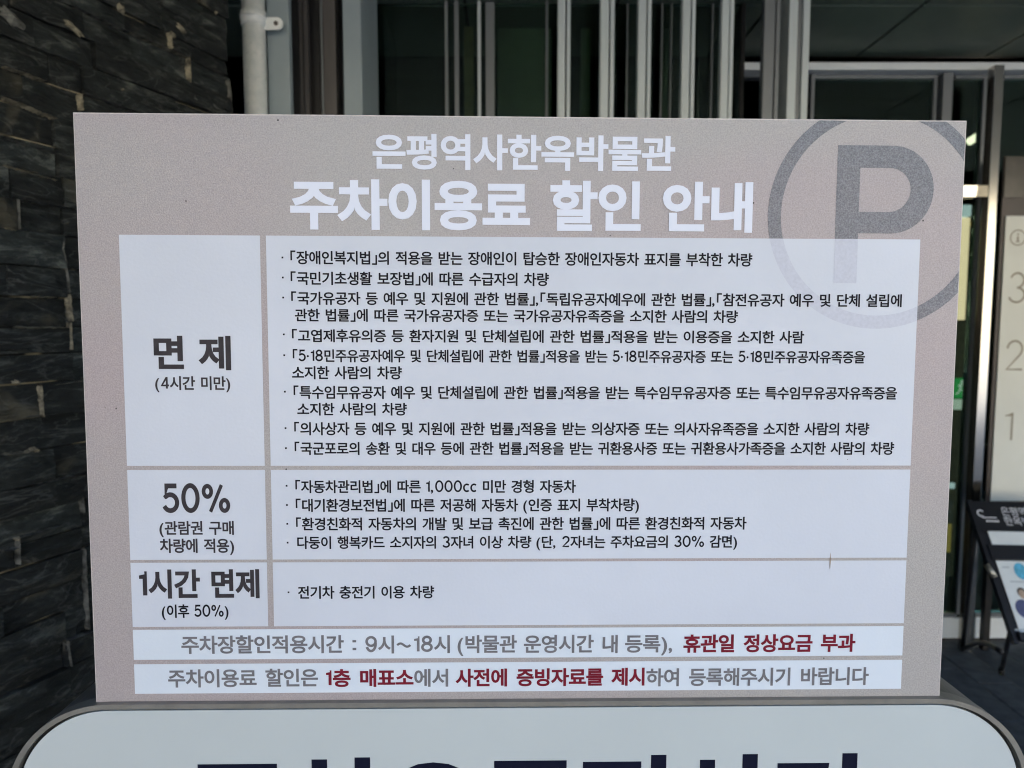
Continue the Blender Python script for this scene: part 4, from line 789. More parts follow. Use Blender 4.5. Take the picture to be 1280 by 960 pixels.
# local frame: x along WD, y = -WN (into the wall), z up
wall.matrix_world = Matrix(((WD.x, -WN.x, 0, WC.x), (WD.y, -WN.y, 0, WC.y), (0, 0, 1, 0), (0, 0, 0, 1)))
wall_rot = wall.matrix_world.to_euler()
wall.rotation_euler = wall_rot
det = wall.matrix_world.to_3x3().determinant()
def wl(bm, name, m):                              # mesh given in (t, depth, z) -> child of the wall
    for v in bm.verts:
        t, d, z = v.co
        p = WC + WD * t + WN * d
        v.co = (p.x, p.y, z)
    bmesh.ops.recalc_face_normals(bm, faces=bm.faces[:])
    o = obj(name, bm, m)
    o.parent = wall
    o.matrix_parent_inverse = WM.inverted()
    return o
wall.rotation_euler = (0, 0, 0); wall.matrix_world = Matrix.Translation(WC); wall.location = WC
WM = Matrix.Translation(WC)
bmm = bmesh.new()
bx(bmm, 0.004, 3.6, -0.30, -0.0065, 0, SOFFIT - 0.004)
wl(bmm, 'mortar_backing', M['mortar'])
y0s = [-212, -172, -133, -95, -57, -31, 6, 44, 84, 125, 167, 207, 247, 285, 330, 370, 409, 444, 482, 528, 570, 614, 650, 688, 717, 757, 795, 835, 872, 912, 950, 990]
zs = [wall_tz(0, v)[1] for v in y0s]
fixed = {-57: [(209, 52)], -31: [(232, 88), (160, 30)], 6: [(115, 73)], 44: [(61, 85)], 84: [(98, 128)], 125: [(66, 170)], 167: [(70, 205)], 207: [(75, 240)], 247: [(18, 268), (75, 275)], 285: [(77, 315)],
         330: [(79, 350)], 370: [(82, 385)], 409: [(84, 425)], 482: [(47, 500)], 650: [(101, 640)], 688: [(18, 700), (102, 700)], 717: [(105, 735)], 757: [(106, 770)], 795: [(82, 815)]}
courses = []
for i in range(len(zs) - 1):
    js = sorted(wall_tz(a, b)[0] for a, b in fixed.get(y0s[i], []))
    courses.append((zs[i + 1], zs[i], js))
z = zs[0]
while z < SOFFIT - 0.03:
    courses.append((z, min(z + 0.06, SOFFIT - 0.004), [])); z += 0.06
z = zs[-1]
while z > 0.01:
    courses.append((max(z - 0.06, 0.0), z, [])); z -= 0.06


def stone(bm, t0, t1, z0, z1, pr):
    nx = 4
    gx = random.choice([0.001, 0.002, 0.0035]); gz = random.choice([0.0005, 0.0009, 0.0018])
    t0 += gx * 0.5; t1 -= gx * 0.5; z0 += gz; z1 -= gz
    k0, k1 = random.uniform(-0.0012, 0.0012), random.uniform(-0.0012, 0.0012)
    front = []
    for j in range(3):
        row = []
        for i in range(nx + 1):
            edge = (i in (0, nx)) or (j in (0, 2))
            a, bb = i / nx, j / 2
            zz = z0 + (z1 - z0) * bb + (random.uniform(-0.0012, 0.0004) * (1 if j == 2 else -1 if j == 0 else 3))
            tt = t0 + (t1 - t0) * a + (0 if i in (0, nx) else random.uniform(-0.1, 0.1) * (t1 - t0) / nx)
            d = pr + random.uniform(-0.003, 0.003) + (0 if edge else 0.006) - (0.002 if edge else 0)
            row.append(bm.verts.new((tt, d, zz)))
        front.append(row)
    for j in range(2):
        for i in range(nx):
            bm.faces.new((front[j][i], front[j][i + 1], front[j + 1][i + 1], front[j + 1][i]))
    loop = front[0][:] + [front[1][nx]] + list(reversed(front[2])) + [front[1][0]]
    back = [bm.verts.new((v.co.x, -0.02, v.co.z)) for v in loop]
    n = len(loop)
    for k in range(n):
        bm.faces.new((loop[k], back[k], back[(k + 1) % n], loop[(k + 1) % n]))


far = bmesh.new()
for (z0, z1, js) in courses:
    cuts = [random.uniform(-0.010, 0.004)]
    js = [j for j in js if j > 0.03]
    while cuts[-1] < 1.0:
        nxt = cuts[-1] + random.choice([0.12, 0.18, 0.25, 0.3, 0.4]) * random.uniform(0.85, 1.15)
        between = [j for j in js if cuts[-1] + 0.02 < j]
        if between and nxt > between[0] - 0.07: nxt = between[0]
        cuts.append(nxt)
    for a, b_ in zip(cuts, cuts[1:]):
        bmm = bmesh.new()
        stone(bmm, a, b_, z0, z1, random.choice([0.0, 0.003, 0.006, 0.010, 0.014]))
        o = wl(bmm, 'stone', M[random.choices(['slate_pale', 'slate_mid', 'slate'], [0.14, 0.36, 0.5])[0]])
    a = cuts[-1]
    while a < 3.6:
        b_ = a + random.uniform(0.15, 0.4)
        stone(far, a, b_, z0, z1, random.choice([0.0, 0.004, 0.008]))
        a = b_
o = wl(far, 'stone_field', M['slate']); o['kind'] = 'stuff'


# mortar smears and lime patches on the stones
M['lime'] = mat('lime_mortar', (0.045, 0.042, 0.034), 0.9, col2=(0.40, 0.36, 0.26), scale=42, bump=0.6, bscale=200)
M['lime_pale'] = mat('pale_lime', (0.015, 0.016, 0.015), 0.9, col2=(0.2, 0.2, 0.18), scale=45, bump=0.5, bscale=200)


def smear(pts, wpx, m, lift=0.0):
    """pts: photo positions on the wall; an irregular raised bead of mortar"""
    P = [wall_tz(*p) for p in pts]
    fine = []
    for (a, b_) in zip(P, P[1:]):
        for k in range(11): fine.append((a[0] + (b_[0] - a[0]) * k / 11, a[1] + (b_[1] - a[1]) * k / 11))
    fine.append(P[-1])
    wm = wpx * 0.00140 * 0.5
    bm = bmesh.new()
    rows = []
    n = len(fine)
    for k, (t, z) in enumerate(fine):
        a, c_ = fine[max(0, k - 1)], fine[min(n - 1, k + 1)]
        dx, dz = c_[0] - a[0], c_[1] - a[1]
        l = math.hypot(dx, dz) or 1
        nx, nz = -dz / l, dx / l
        w_ = wm * random.uniform(0.35, 1.3) * (0.3 if k in (0, n - 1) else 1)
        ww = wm * random.uniform(0.35, 1.3) * (0.3 if k in (0, n - 1) else 1)
        j = random.uniform(-0.25, 0.25) * wm
        rows.append([bm.verts.new((t + nx * (w_ + j), 0.001, z + nz * (w_ + j))), bm.verts.new((t + nx * j, 0.0165 + lift, z + nz * j)), bm.verts.new((t - nx * (ww - j), 0.001, z - nz * (ww - j)))])
    for r0_, r1_ in zip(rows, rows[1:]):
        for q in range(2): bm.faces.new((r0_[q], r0_[q + 1], r1_[q + 1], r1_[q]))
    wl(bm, 'mortar_smear', m)


LM, LP = M['lime'], M['lime_pale']
for pts, wp, m in [([(0, 84), (25, 92), (52, 102)], 4, LM), ([(0, 123), (25, 132), (45, 141), (66, 149)], 5, LM), ([(96.5, 118), (98, 139)], 6.5, LM), ([(231.5, 72), (233, 104)], 6, LM),
                   ([(0, 207), (30, 216), (66, 226)], 4, LM), ([(0, 285), (15, 288.5)], 5, LM), ([(75, 298), (73, 312), (77, 329)], 6, LP), ([(77, 331), (81, 366)], 4, LP),
                   ([(81.5, 368), (85, 402)], 6, LM), ([(82.5, 403), (85, 437)], 3.5, LM), ([(36, 371), (64, 371.5)], 4.5, LM), ([(14, 409.5), (80, 409.5)], 3.6, LM), ([(62, 481), (102, 476)], 4, LM),
                   ([(45.5, 482), (49, 521)], 5.5, LM), ([(0, 569), (28, 565.5), (44, 561)], 4.5, LM), ([(17.5, 250), (18.5, 287)], 2.2, LP), ([(17, 250), (28, 252)], 4, LP), ([(28, 252), (100, 263)], 1.6, LP),
                   ([(98, 620), (100, 640)], 2, LP), ([(101, 685), (102, 720), (106, 786)], 4, LP), ([(79.5, 800), (84, 832)], 6, LP), ([(0, 689), (20, 684)], 5, LP), ([(20, 671), (70, 657)], 2.2, LP),
                   ([(86, 9), (118, 24), (155, 41)], 2.2, LP), ([(155, 41), (231, 73)], 1.4, LM), ([(208, 41), (210, 62)], 6, LM), ([(281, 101), (284, 126)], 5, LP), ([(0, 437), (30, 437)], 2, LP), ([(0, 331), (70, 333)], 1.6, LP),
                   ([(0, 905), (90, 866)], 2.5, LP), ([(78, 800), (118, 786)], 1.6, LP), ([(0, 615), (40, 607), (100, 590)], 2.0, LP), ([(30, 521), (85, 514)], 2.5, LP), ([(18, 672), (19, 705)], 1.6, LP), ([(0, 172), (60, 190), (85, 197)], 2, LP), ([(102, 117), (150, 136)], 1.8, LP), ([(265, 87), (280, 95)], 2, LP)]:
    smear(pts, wp, m)


def patch(px, py, rx, ry, m, tilt=0.4):
    t0, z0 = wall_tz(px, py)
    bm = bmesh.new()
    n = 14
    c_ = bm.verts.new((t0, 0.0205, z0))
    vs = []
    for k in range(n):
        a = 2 * math.pi * k / n
        f = random.uniform(0.55, 1.2)
        x_, y_ = rx * f * math.cos(a), ry * f * math.sin(a)
        vs.append(bm.verts.new((t0 - (x_ * math.cos(tilt) - y_ * math.sin(tilt)) * 0.0021, 0.012, z0 - (x_ * math.sin(tilt) + y_ * math.cos(tilt)) * 0.0018)))
    for k in range(n): bm.faces.new((c_, vs[k], vs[(k + 1) % n]))
    wl(bm, 'lime_patch', m)


for px, py, rx, ry, m in [(222, 37, 8, 5, LM), (211, 44, 6, 4, LM), (146, 12, 7, 7, LM), (86, 36, 14, 5, LM), (8, 22, 14, 8, LP), (136, 106 - 18, 0.1, 0.1, LP), (16, 478, 6, 3, LM), (38, 561, 6, 3, LM), (16, 673, 4, 3, LM), (265, 17, 3, 3, LM), (262, 133, 14, 4, LP), (236, 122, 14, 5, LP), (147, 113, 2.5, 4, LM)]:
    if rx > 1: patch(px, py, rx, ry, m)

# ------------------------------------------------------------------ drainpipe
PY = 2.22
pc = atY(318.5, 75, PY)
pr_ = 13.6 / 900 * PY
pipe = thing('drainpipe', 'galvanised vertical pipe with a coupling and clip beside the slate wall corner', 'pipe', (pc.x, PY, 0))
bm = bmesh.new(); tube(bm, (pc.x, PY, 0.0), (pc.x, PY, SOFFIT - 0.003), pr_, 28)
part('pipe', bm, M['galv'], pipe, True)
zc = atY(318, 24, PY).z
bm = bmesh.new()
for a, b_, r in ((-0.02, 0.02, 0.0035), (-0.004, 0.008, 0.0055)):
    tube(bm, (pc.x, PY, zc + a), (pc.x, PY, zc + b_), pr_ + r, 28)
part('coupling', bm, M['galv'], pipe, True)
bm = bmesh.new()
e0, e1 = atY(331, 30, PY), atY(354, 30, PY)
pts = []
for k in range(13):
    a = -math.pi / 2 + math.pi * k / 12
    pts.append((e1.x - 0.018 + 0.018 * math.cos(a), e0.z + 0.018 * math.sin(a)))
pts = [(pc.x, e0.z - 0.018)] + pts + [(pc.x, e0.z + 0.018)]
part('clip', prism(pts, PY - 0.004, PY + 0.001), M['galv'], pipe)
bm = bmesh.new(); tube(bm, (e1.x - 0.020, PY - 0.0075, e0.z), (e1.x - 0.020, PY - 0.0035, e0.z), 0.0065, 10)
part('screw', bm, M['brown_alu'], pipe)

# ------------------------------------------------------------------ museum building
mus = thing('museum_building', 'museum entrance front with grey metal frames, tinted glazing and a dark panelled soffit', 'building', (0, F_Y, 0))


def vbar(px0, px1, Y, m, name, depth=0.05, ref=75, z0=0.0, z1=SOFFIT - 0.003, bev=0.002, parent=None):
    a, b_ = atY(px0, ref, Y).x, atY(px1, ref, Y).x
    return part(name, box(a, b_, Y, Y + depth, z0, z1, bev), m, parent or mus)


# soffit panels, grooves between
sp = 0.57
xj = atZ(1068, 73, SOFFIT).x
xs_ = [xj + sp * k for k in range(-9, 9)]
ysj = [F_Y - 0.02, 2.80, 2.24, 1.68, 1.12, 0.56, 0.0, -0.47]
for a, b_ in zip(xs_, xs_[1:]):
    for y1, y0 in zip(ysj, ysj[1:]):
        part('soffit_panel', box(a + 0.006, b_ - 0.006, y0 + 0.005, y1 - 0.005, SOFFIT, SOFFIT + 0.012, 0.0015), M['soffit'], mus)
part('soffit_backing', box(xs_[0], xs_[-1], -0.475, F_Y + 0.03, SOFFIT + 0.014, SOFFIT + 0.05), M['black_metal'], mus)
part('canopy_fascia', box(xs_[0], xs_[-1], -0.52, -0.48, SOFFIT - 0.01, SOFFIT + 0.9), M['beam'], mus)
part('upper_storey', box(-14, 16, 0.2, 14, SOFFIT + 0.06, 7.5), M['mass'], mus)
# transom beam
zt, zb = atY(1100, 77.3, F_Y - 0.06).z, atY(1100, 87, F_Y - 0.06).z
bxl = atY(900, 80, F_Y - 0.06).x
part('transom_beam', box(bxl, 5.0, F_Y - 0.06, F_Y + 0.05, zb, zt, 0.006), M['beam'], mus)
part('head_recess', box(bxl, 5.0, F_Y + 0.03, F_Y + 0.08, atY(1100, 93, F_Y).z, zb - 0.002), M['alu_dark'], mus)
# glazed doors and sidelights: rails and stiles
zr1, zr0 = atY(1100, 93.5, F_Y).z, atY(1100, 98, F_Y).z
for (a, b_, nm) in ((1012, 1173, 'l'), (1195, 1235, 'm'), (1256, 1400, 'r')):
    xa, xb = atY(a, 96, F_Y).x, atY(b_, 96, F_Y).x
    part('top_rail', box(xa, xb, F_Y, F_Y + 0.04, zr0, zr1, 0.002), M['alu_dark'] if nm != 'l' else M['alu_dark'], mus)
    wst = atY(1173, 96, F_Y).x - atY(1168.5, 96, F_Y).x
    part('stile', box(xb - wst, xb, F_Y + 0.001, F_Y + 0.041, 0.12, zr0 - 0.001, 0.001), M['alu_dark'], mus)
    part('glass_pane', box(xa + 0.002, xb - wst - 0.002, F_Y + 0.015, F_Y + 0.025, 0.125, zr0 - 0.002), M['glass'], mus)
    part('kick_plate', box(xa, xb, F_Y - 0.004, F_Y + 0.03, 0.004, 0.105, 0.002), M['beam'], mus)
    part('bottom_rail', box(xa, xb - wst - 0.001, F_Y, F_Y + 0.04, 0.107, 0.124, 0.001), M['alu_dark'], mus)
vbar(1181, 1193, F_Y - 0.03, M['alu_dark'], 'mullion', 0.09, z1=zb - 0.002)
vbar(1014.5, 1019, F_Y - 0.02, M['alu_dark'], 'mullion', 0.05, ref=100, z1=zr1)
# polished steel post and door header
post = thing('steel_post', 'polished stainless post right of the parking sign with warm reflections', 'post', (atY(1248, 96, 3.19).x, 3.19, 0))
a, b_ = atY(1243.5, 96, 3.19).x, atY(1255.5, 96, 3.19).x
part('post', box(a, b_, 3.19, 3.24, 0.0, zb - 0.01, 0.004), M['steel'], post)
hb = thing('door_header', 'short pale steel bar between sign edge and the steel post', 'door bar', (atY(1220, 239, 3.24).x, 3.24, atY(1220, 239, 3.24).z))
p0, p1 = atY(1178, 248, 3.24), atY(1234.5, 230.5, 3.24)
bm = box(p0.x, p1.x, 0, 0.04, 0, p1.z - p0.z, 0.006)
bmesh.ops.rotate(bm, cent=(0, 0, 0), matrix=Matrix.Rotation(R(5), 3, 'X'), verts=bm.verts[:])
bmesh.ops.translate(bm, vec=(0, 3.235, p0.z), verts=bm.verts[:])
part('header_bar', bm, M['steel'], hb)

# projecting glazed bay behind the fins
BY = 2.78
vbar(334.5, 362, 2.26, M['bluegrey'], 'corner_panel', 0.03)
vbar(364, 374, 2.42, M['black_metal'], 'closing_strip', 0.03)
vbar(374.5, 379, 2.41, M['brown_alu'], 'closing_strip', 0.03)
vbar(380, 385, 2.40, M['brown_alu'], 'closing_strip', 0.03)
vbar(386, 400, 2.46, M['black_metal'], 'closing_strip', 0.03)
vbar(401, 404, 2.44, M['alu_dark'], 'closing_strip', 0.03)
vbar(404.5, 420, 2.43, M['brown_alu'], 'closing_strip', 0.05)
vbar(421, 428.5, 2.5, M['black_metal'], 'closing_strip', 0.03)
vbar(429, 452, 2.42, M['bluegrey'], 'corner_post', 0.30, bev=0.004)
vbar(556, 560, BY - 0.03, M['alu_dark'], 'glazing_reflection_bar', 0.02)  # slender bar added in place of a fin's reflected streak
vbar(568, 573.5, BY - 0.03, M['alu_dark'], 'glazing_reflection_bar', 0.02)  # second bar imitating a reflected streak in the pane
vbar(597, 601, BY - 0.03, M['alu'], 'glazing_reflection_bar', 0.02)
vbar(607, 618, BY - 0.02, M['alu_dark'], 'mullion', 0.06)
vbar(682, 685, BY - 0.03, M['alu_dark'], 'glazing_reflection_bar', 0.02)
for pxs in ((452, 556), (560.5, 607), (618.5, 682), (685.5, 783), (785.5, 889), (891.5, 926)):
    a, b_ = atY(pxs[0], 75, BY).x, atY(pxs[1], 75, BY).x
    part('glass_pane', box(a, b_, BY, BY + 0.012, 0.1, SOFFIT - 0.003), M['glass_dark'], mus)
for pxs in ((783, 785), (826, 828), (838, 839.5), (889, 891), (926, 931)):  # thin bars added as fin reflections; the last one closes the bay
    vbar(pxs[0], pxs[1], BY - 0.01, M['alu_dark'] if pxs[0] < 926 else M['black_metal'], 'glazing_reflection_bar', 0.03, bev=0.0005)
xr = atY(931, 75, BY).x
part('bay_side', box(xr - 0.012, xr, BY + 0.03, F_Y - 0.07, 0, SOFFIT - 0.003), M['black_metal'], mus)
part('bay_sill', box(atY(452, 75, BY).x, xr, BY - 0.02, BY + 0.04, 0.0, 0.098), M['alu_dark'], mus)
# interior shell
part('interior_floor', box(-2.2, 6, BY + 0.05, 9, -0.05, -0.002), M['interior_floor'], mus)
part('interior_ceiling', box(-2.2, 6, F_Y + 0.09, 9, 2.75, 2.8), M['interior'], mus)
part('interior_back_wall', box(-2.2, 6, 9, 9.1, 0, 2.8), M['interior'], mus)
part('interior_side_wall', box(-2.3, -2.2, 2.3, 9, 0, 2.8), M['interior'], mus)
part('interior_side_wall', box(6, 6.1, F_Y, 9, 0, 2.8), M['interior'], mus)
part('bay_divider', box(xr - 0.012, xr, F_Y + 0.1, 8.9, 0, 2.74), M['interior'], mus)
part('front_wall', box(5.05, 16, F_Y, F_Y + 0.2, -0.02, SOFFIT), M['mass'], mus)
part('front_wall', box(-14, -2.3, 2.3, 2.5, -0.02, SOFFIT), M['mass'], mus)

M['green_panel'] = mat('green_grey_panel', (0.16, 0.21, 0.16), 0.6, vary=0.2, scale=4)
M['tan_panel'] = mat('tan_panel', (0.35, 0.30, 0.16), 0.6, vary=0.3, scale=6)
vbar(622, 690, 3.0, M['green_panel'], 'reflection_panel', 0.03, z0=0.0)  # green panels added behind the panes to imitate greenish reflections
vbar(580, 592, 2.98, M['tan_panel'], 'reflection_panel', 0.03, z0=0.0)  # tan strip added for a yellow-brown reflection in the glass
vbar(726, 738, 3.0, M['green_panel'], 'reflection_panel', 0.03, z0=0.0)
vbar(828, 840, 3.0, M['green_panel'], 'reflection_panel', 0.03, z0=0.0)
# vertical fins, each with a lip on its right
FY = 2.52
finx = [(697, 706.5, 708.5, 713), (750, 761, 763, 768), (797, 807.5, 809.5, 814), (852, 862.5, 864.5, 869), (901, 911, 912.5, 917), (954, 968, 970, 975)]
words = ['leftmost pale vertical fin above the title end', 'second pale vertical fin from the left, above the board', 'third pale vertical fin from the left, above the board', 'fourth pale vertical fin from the left, with dark glass beyond', 'fifth pale vertical fin, just left of the bright gap', 'widest and darker vertical fin, right of the bright gap']
for (a, b_, c_, d_), wd in zip(finx, words):
    xa, xb, xc, xd = (atY(q, 75, FY).x for q in (a, b_, c_, d_))
    t = thing('sunshade_fin', wd, 'fin', ((xa + xd) / 2, FY, 0), 'vertical fins before the dark glazing')
    mm = M['alu_dark'] if a > 940 else M['alu']
    part('blade', box(xa, xb, FY, FY + 0.035, 0.02, SOFFIT - 0.003, 0.0055), mm, t)
    part('lip', box(xc, xd, FY + 0.006, FY + 0.035, 0.02, SOFFIT - 0.003, 0.0015), M['alu'] if a < 940 else M['alu_dark'], t)
    part('web', box(xb - 0.001, xc + 0.001, FY + 0.022, FY + 0.034, 0.021, SOFFIT - 0.004), M['black_metal'], t)
cp = thing('canopy_post', 'pale grooved aluminium post at the left end of the white beam', 'post', (atY(998, 75, FY).x, FY, 0))
for (a, b_, dd, mm) in ((985, 996, 0.0, 'alu'), (1003, 1011.5, 0.002, 'alu')):
    part('flange', box(atY(a, 75, FY).x, atY(b_, 75, FY).x, FY + dd, FY + 0.1, 0, SOFFIT - 0.003, 0.003), M[mm], cp)
part('web', box(atY(995.5, 75, FY).x, atY(1003.5, 75, FY).x, FY + 0.012, FY + 0.09, 0, SOFFIT - 0.004), M['alu_dark'], cp)

# lamps and things behind the door glass, with added glows for reflections
def inside(name, label, cat, px0, px1, py0, py1, Y, m, depth=0.05, group=None, pname='panel'):
    a, b_ = atY(px0, py1, Y), atY(px1, py0, Y)
    t = thing(name, label, cat, ((a.x + b_.x) / 2, Y, a.z), group)
    part(pname, box(a.x, b_.x, Y, Y + depth, a.z, b_.z, 0.003), m, t)
    return t
for (pa, pb_, ya, yb, lab) in ((1211, 1223, 177.5, 169.5, 'left short ceiling lamp glowing inside the entrance'), (1231, 1242, 173, 166, 'right short ceiling lamp glowing inside the entrance')):
    p0, p1 = atY(pa, ya, 4.0), atY(pb_, yb, 4.0)
    t = thing('ceiling_lamp', lab, 'lamp', (p0.x, 4.0, p0.z), 'lamps glowing inside the entrance')
    bm = bmesh.new(); tube(bm, p0, p1, 0.02, 10); part('tube', bm, M['lamp'], t, True)
    bm = bmesh.new(); tube(bm, (p0 + p1) / 2 + Vector((0, 0, 0.021)), ((p0 + p1) / 2).xy.to_3d() + Vector((0, 0, 2.75)), 0.004, 8); part('rod', bm, M['black_metal'], t)
t = inside('reflected_glow', 'added glowing panel imitating a cream reflection behind the glass right of the sign', 'glow panel', 1150, 1213, 272, 400, 4.2, M['warm_glow'], 0.1)  # added glowing panel, stands in for a cream reflection
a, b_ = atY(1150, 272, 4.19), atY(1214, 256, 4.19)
part('lit_top', box(a.x, b_.x, 4.18, 4.3, a.z + 0.004, b_.z, 0.01), M['cool_lit'], t)  # added bluish glow for the bright spot above it
a, b_ = atY(1150, 470, 4.2), atY(1211, 402, 4.2)
part('base', box(a.x, b_.x, 4.2, 4.3, 0, b_.z), M['olive'], t)
for (y0, y1) in ((276, 282), (416, 421)):  # glowing strips added in place of reflected highlight lines
    a, b_ = atY(1216, y1, 4.5), atY(1245, y0, 4.5)
    t = inside('reflection_strip', 'thin %s added glowing strip for a shelf reflection behind the glass beside the steel post' % ('upper' if y0 < 300 else 'lower'), 'reflection strip', 1216, 1236, y0, y1, 4.5, M['amber'], 0.05, 'added strips imitating reflections inside the entrance', 'strip')
t = inside('exit_sign', 'small green lit exit sign behind the glass right of the sign board', 'exit sign', 1180, 1206.5, 473, 498, 4.0, M['exit_green'], 0.03)
a, b_ = atY(1180, 512, 4.0), atY(1206, 499, 4.0)
part('white_panel', box(a.x, b_.x, 4.0, 4.03, a.z, b_.z - 0.003), M['exit_white'], t)
# running figure on the exit sign
q = atY(1201.5, 485, 3.998)
bm = bmesh.new()
tube(bm, q + Vector((0.004, 0, 0.036)), q + Vector((0.004, -0.002, 0.036)), 0.010, 10)
for (u0, v0, u1, v1) in ((0, 0.026, -0.006, -0.006), (-0.006, -0.006, 0.016, -0.018), (0.016, -0.018, 0.010, -0.042), (-0.006, -0.006, -0.014, -0.026), (-0.014, -0.026, -0.03, -0.034), (0, 0.022, 0.02, 0.008), (0, 0.022, -0.018, 0.010)):
    tube(bm, q + Vector((u0, 0, v0)), q + Vector((u1, 0, v1)), 0.0045, 6)
part('running_figure', bm, M['exit_white'], t)
t = inside('reception_counter', 'olive and amber counter seen low through the entrance glass', 'counter', 1150, 1190, 640, 790, 3.9, M['olive'], 0.3, None, 'body')
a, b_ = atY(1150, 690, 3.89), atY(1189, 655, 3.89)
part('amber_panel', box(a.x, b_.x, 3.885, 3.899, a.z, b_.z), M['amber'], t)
t = inside('white_spot', 'small white glowing spot low behind the entrance glass', 'lamp', 1186, 1194, 604, 611, 3.9, M['cool_lit'], 0.02, None, 'glow_box')  # small self-glowing box in cool white

# ------------------------------------------------------------------ sign board
# pose recovered from its four corners: 0.90 m x 0.608 m
def cam2world(v):
    return EYE + RIGHT * v[0] + UP * v[1] - FWD * v[2]
SW, SH = 0.90, 0.608
SO = cam2world((-0.43838, -0.33648, -0.75859))
c2w = lambda v: (RIGHT * v[0] + UP * v[1] - FWD * v[2])
SX = c2w((0.999796, -0.001822, -0.020105)).normalized()
SY_ = c2w((0.003119, 0.997425, 0.071648)); SY_ = (SY_ - SX * SY_.dot(SX)).normalized()
SN = SX.cross(SY_)                              # towards the viewer
SM = Matrix(((SX.x, -SN.x, SY_.x, SO.x), (SX.y, -SN.y, SY_.y, SO.y), (SX.z, -SN.z, SY_.z, SO.z), (0, 0, 0, 1)))   # local x right, y away, z up


def S(px, py, fwd=0.0):
    """photo measurement -> metres on the sign face"""
    r = ray(px, py)
    o_ = SO + SN * fwd
    s = (o_ - EYE).dot(SN) / r.dot(SN)
    p = EYE + r * s - o_
    return p.dot(SX), p.dot(SY_)


sign = thing('information_board', 'warm grey parking fee discount board with white table and large P mark', 'sign')
sign.matrix_world = SM


def flat(verts, faces, h):
    return [(x, -h, z) for x, z in verts], faces


def rect(u0, v0, u1, v1, h):
    return [(u0, -h, v0), (u1, -h, v0), (u1, -h, v1), (u0, -h, v1)], [(0, 1, 2, 3)]


obj('board_core', box(0, SW, 0.0005, 0.006, 0, SH, 0.0004), M['core'], sign)
e_ = 0.0014
obj('printed_face', box(e_, SW - e_, -0.0002, 0.0003, e_, SH - e_), M['sign_face'], sign)


def clip_bm(bm, planes):
    for co, no in planes:
        bmesh.ops.bisect_plane(bm, geom=bm.verts[:] + bm.edges[:] + bm.faces[:], plane_co=co, plane_no=no, clear_outer=True)
    return bm


def ring_bm(cx, cz, r0, r1, h):
    bm = bmesh.new()
    n = 128
    a = [bm.verts.new((cx + r0 * math.cos(2 * math.pi * k / n), -h, cz + r0 * math.sin(2 * math.pi * k / n))) for k in range(n)]
    b = [bm.verts.new((cx + r1 * math.cos(2 * math.pi * k / n), -h, cz + r1 * math.sin(2 * math.pi * k / n))) for k in range(n)]
    for k in range(n):
        bm.faces.new((a[k], b[k], b[(k + 1) % n], a[(k + 1) % n]))
    return bm


def p_bm(h):
    l, top = S(1047.3, 181.5)
    il = S(1075.3, 210)[0]
    bot = S(1044, 354)[1]
    bo = S(1110, 292)[1]
    it, ib = S(1100, 210)[1], S(1100, 265)[1]
    R_, r_ = S(1167, 236)[0], S(1138, 236)[0]
    ry, iry = (top - bo) / 2, (it - ib) / 2
    cz, icz = (top + bo) / 2, (it + ib) / 2
    cx = R_ - ry * 0.98; icx = r_ - iry
    bm = bmesh.new()
    n = 24
    out = [(cx + (R_ - cx) * math.cos(a), cz + ry * math.sin(a)) for a in [math.pi / 2 - math.pi * k / n for k in range(n + 1)]]
    inn = [(icx + (r_ - icx) * math.cos(a), icz + iry * math.sin(a)) for a in [math.pi / 2 - math.pi * k / n for k in range(n + 1)]]
    vo = [bm.verts.new((x, -h, z)) for x, z in out]; vi = [bm.verts.new((x, -h, z)) for x, z in inn]
    for k in range(n):
        bm.faces.new((vo[k], vi[k], vi[k + 1], vo[k + 1]))
    tl = bm.verts.new((l, -h, top)); a1 = bm.verts.new((il, -h, it)); a2 = bm.verts.new((il, -h, ib)); a3 = bm.verts.new((il, -h, bo)); a4 = bm.verts.new((il, -h, bot)); a5 = bm.verts.new((l, -h, bot)); a0 = bm.verts.new((il, -h, top))
    bm.faces.new((tl, a5, a4, a3, a2, a1, a0))
    bm.faces.new((a0, a1, vi[0], vo[0]))
    bm.faces.new((a2, a3, vo[n], vi[n]))
    return bm


rcx, rcz = S(1099, 270)
R1 = rcx - S(959.5, 270)[0]
R0 = R1 - (S(976, 270)[0] - S(959.5, 270)[0])
# table cells
def cell_rect(lt, rb):
    u0, v1 = S(*lt); u1, v0 = S(*rb)
    return u0, v0, u1, v1
cl = [cell_rect((149.3, 293), (331, 581)), cell_rect((333, 295), (1137.5, 583)),
      cell_rect((160.2, 587), (333, 698)), cell_rect((338.8, 587.5), (1132.6, 698)),
      cell_rect((163.8, 703), (334.5, 781.3)), cell_rect((340, 703), (1129.5, 780)),
      (S(165.6, 787)[0], S(165.7, 824.6)[1], S(1127.5, 823)[0], S(165.6, 787)[1]), (S(167, 830)[0], S(167.5, 867)[1], S(1125.2, 863)[0], S(167, 830)[1])]
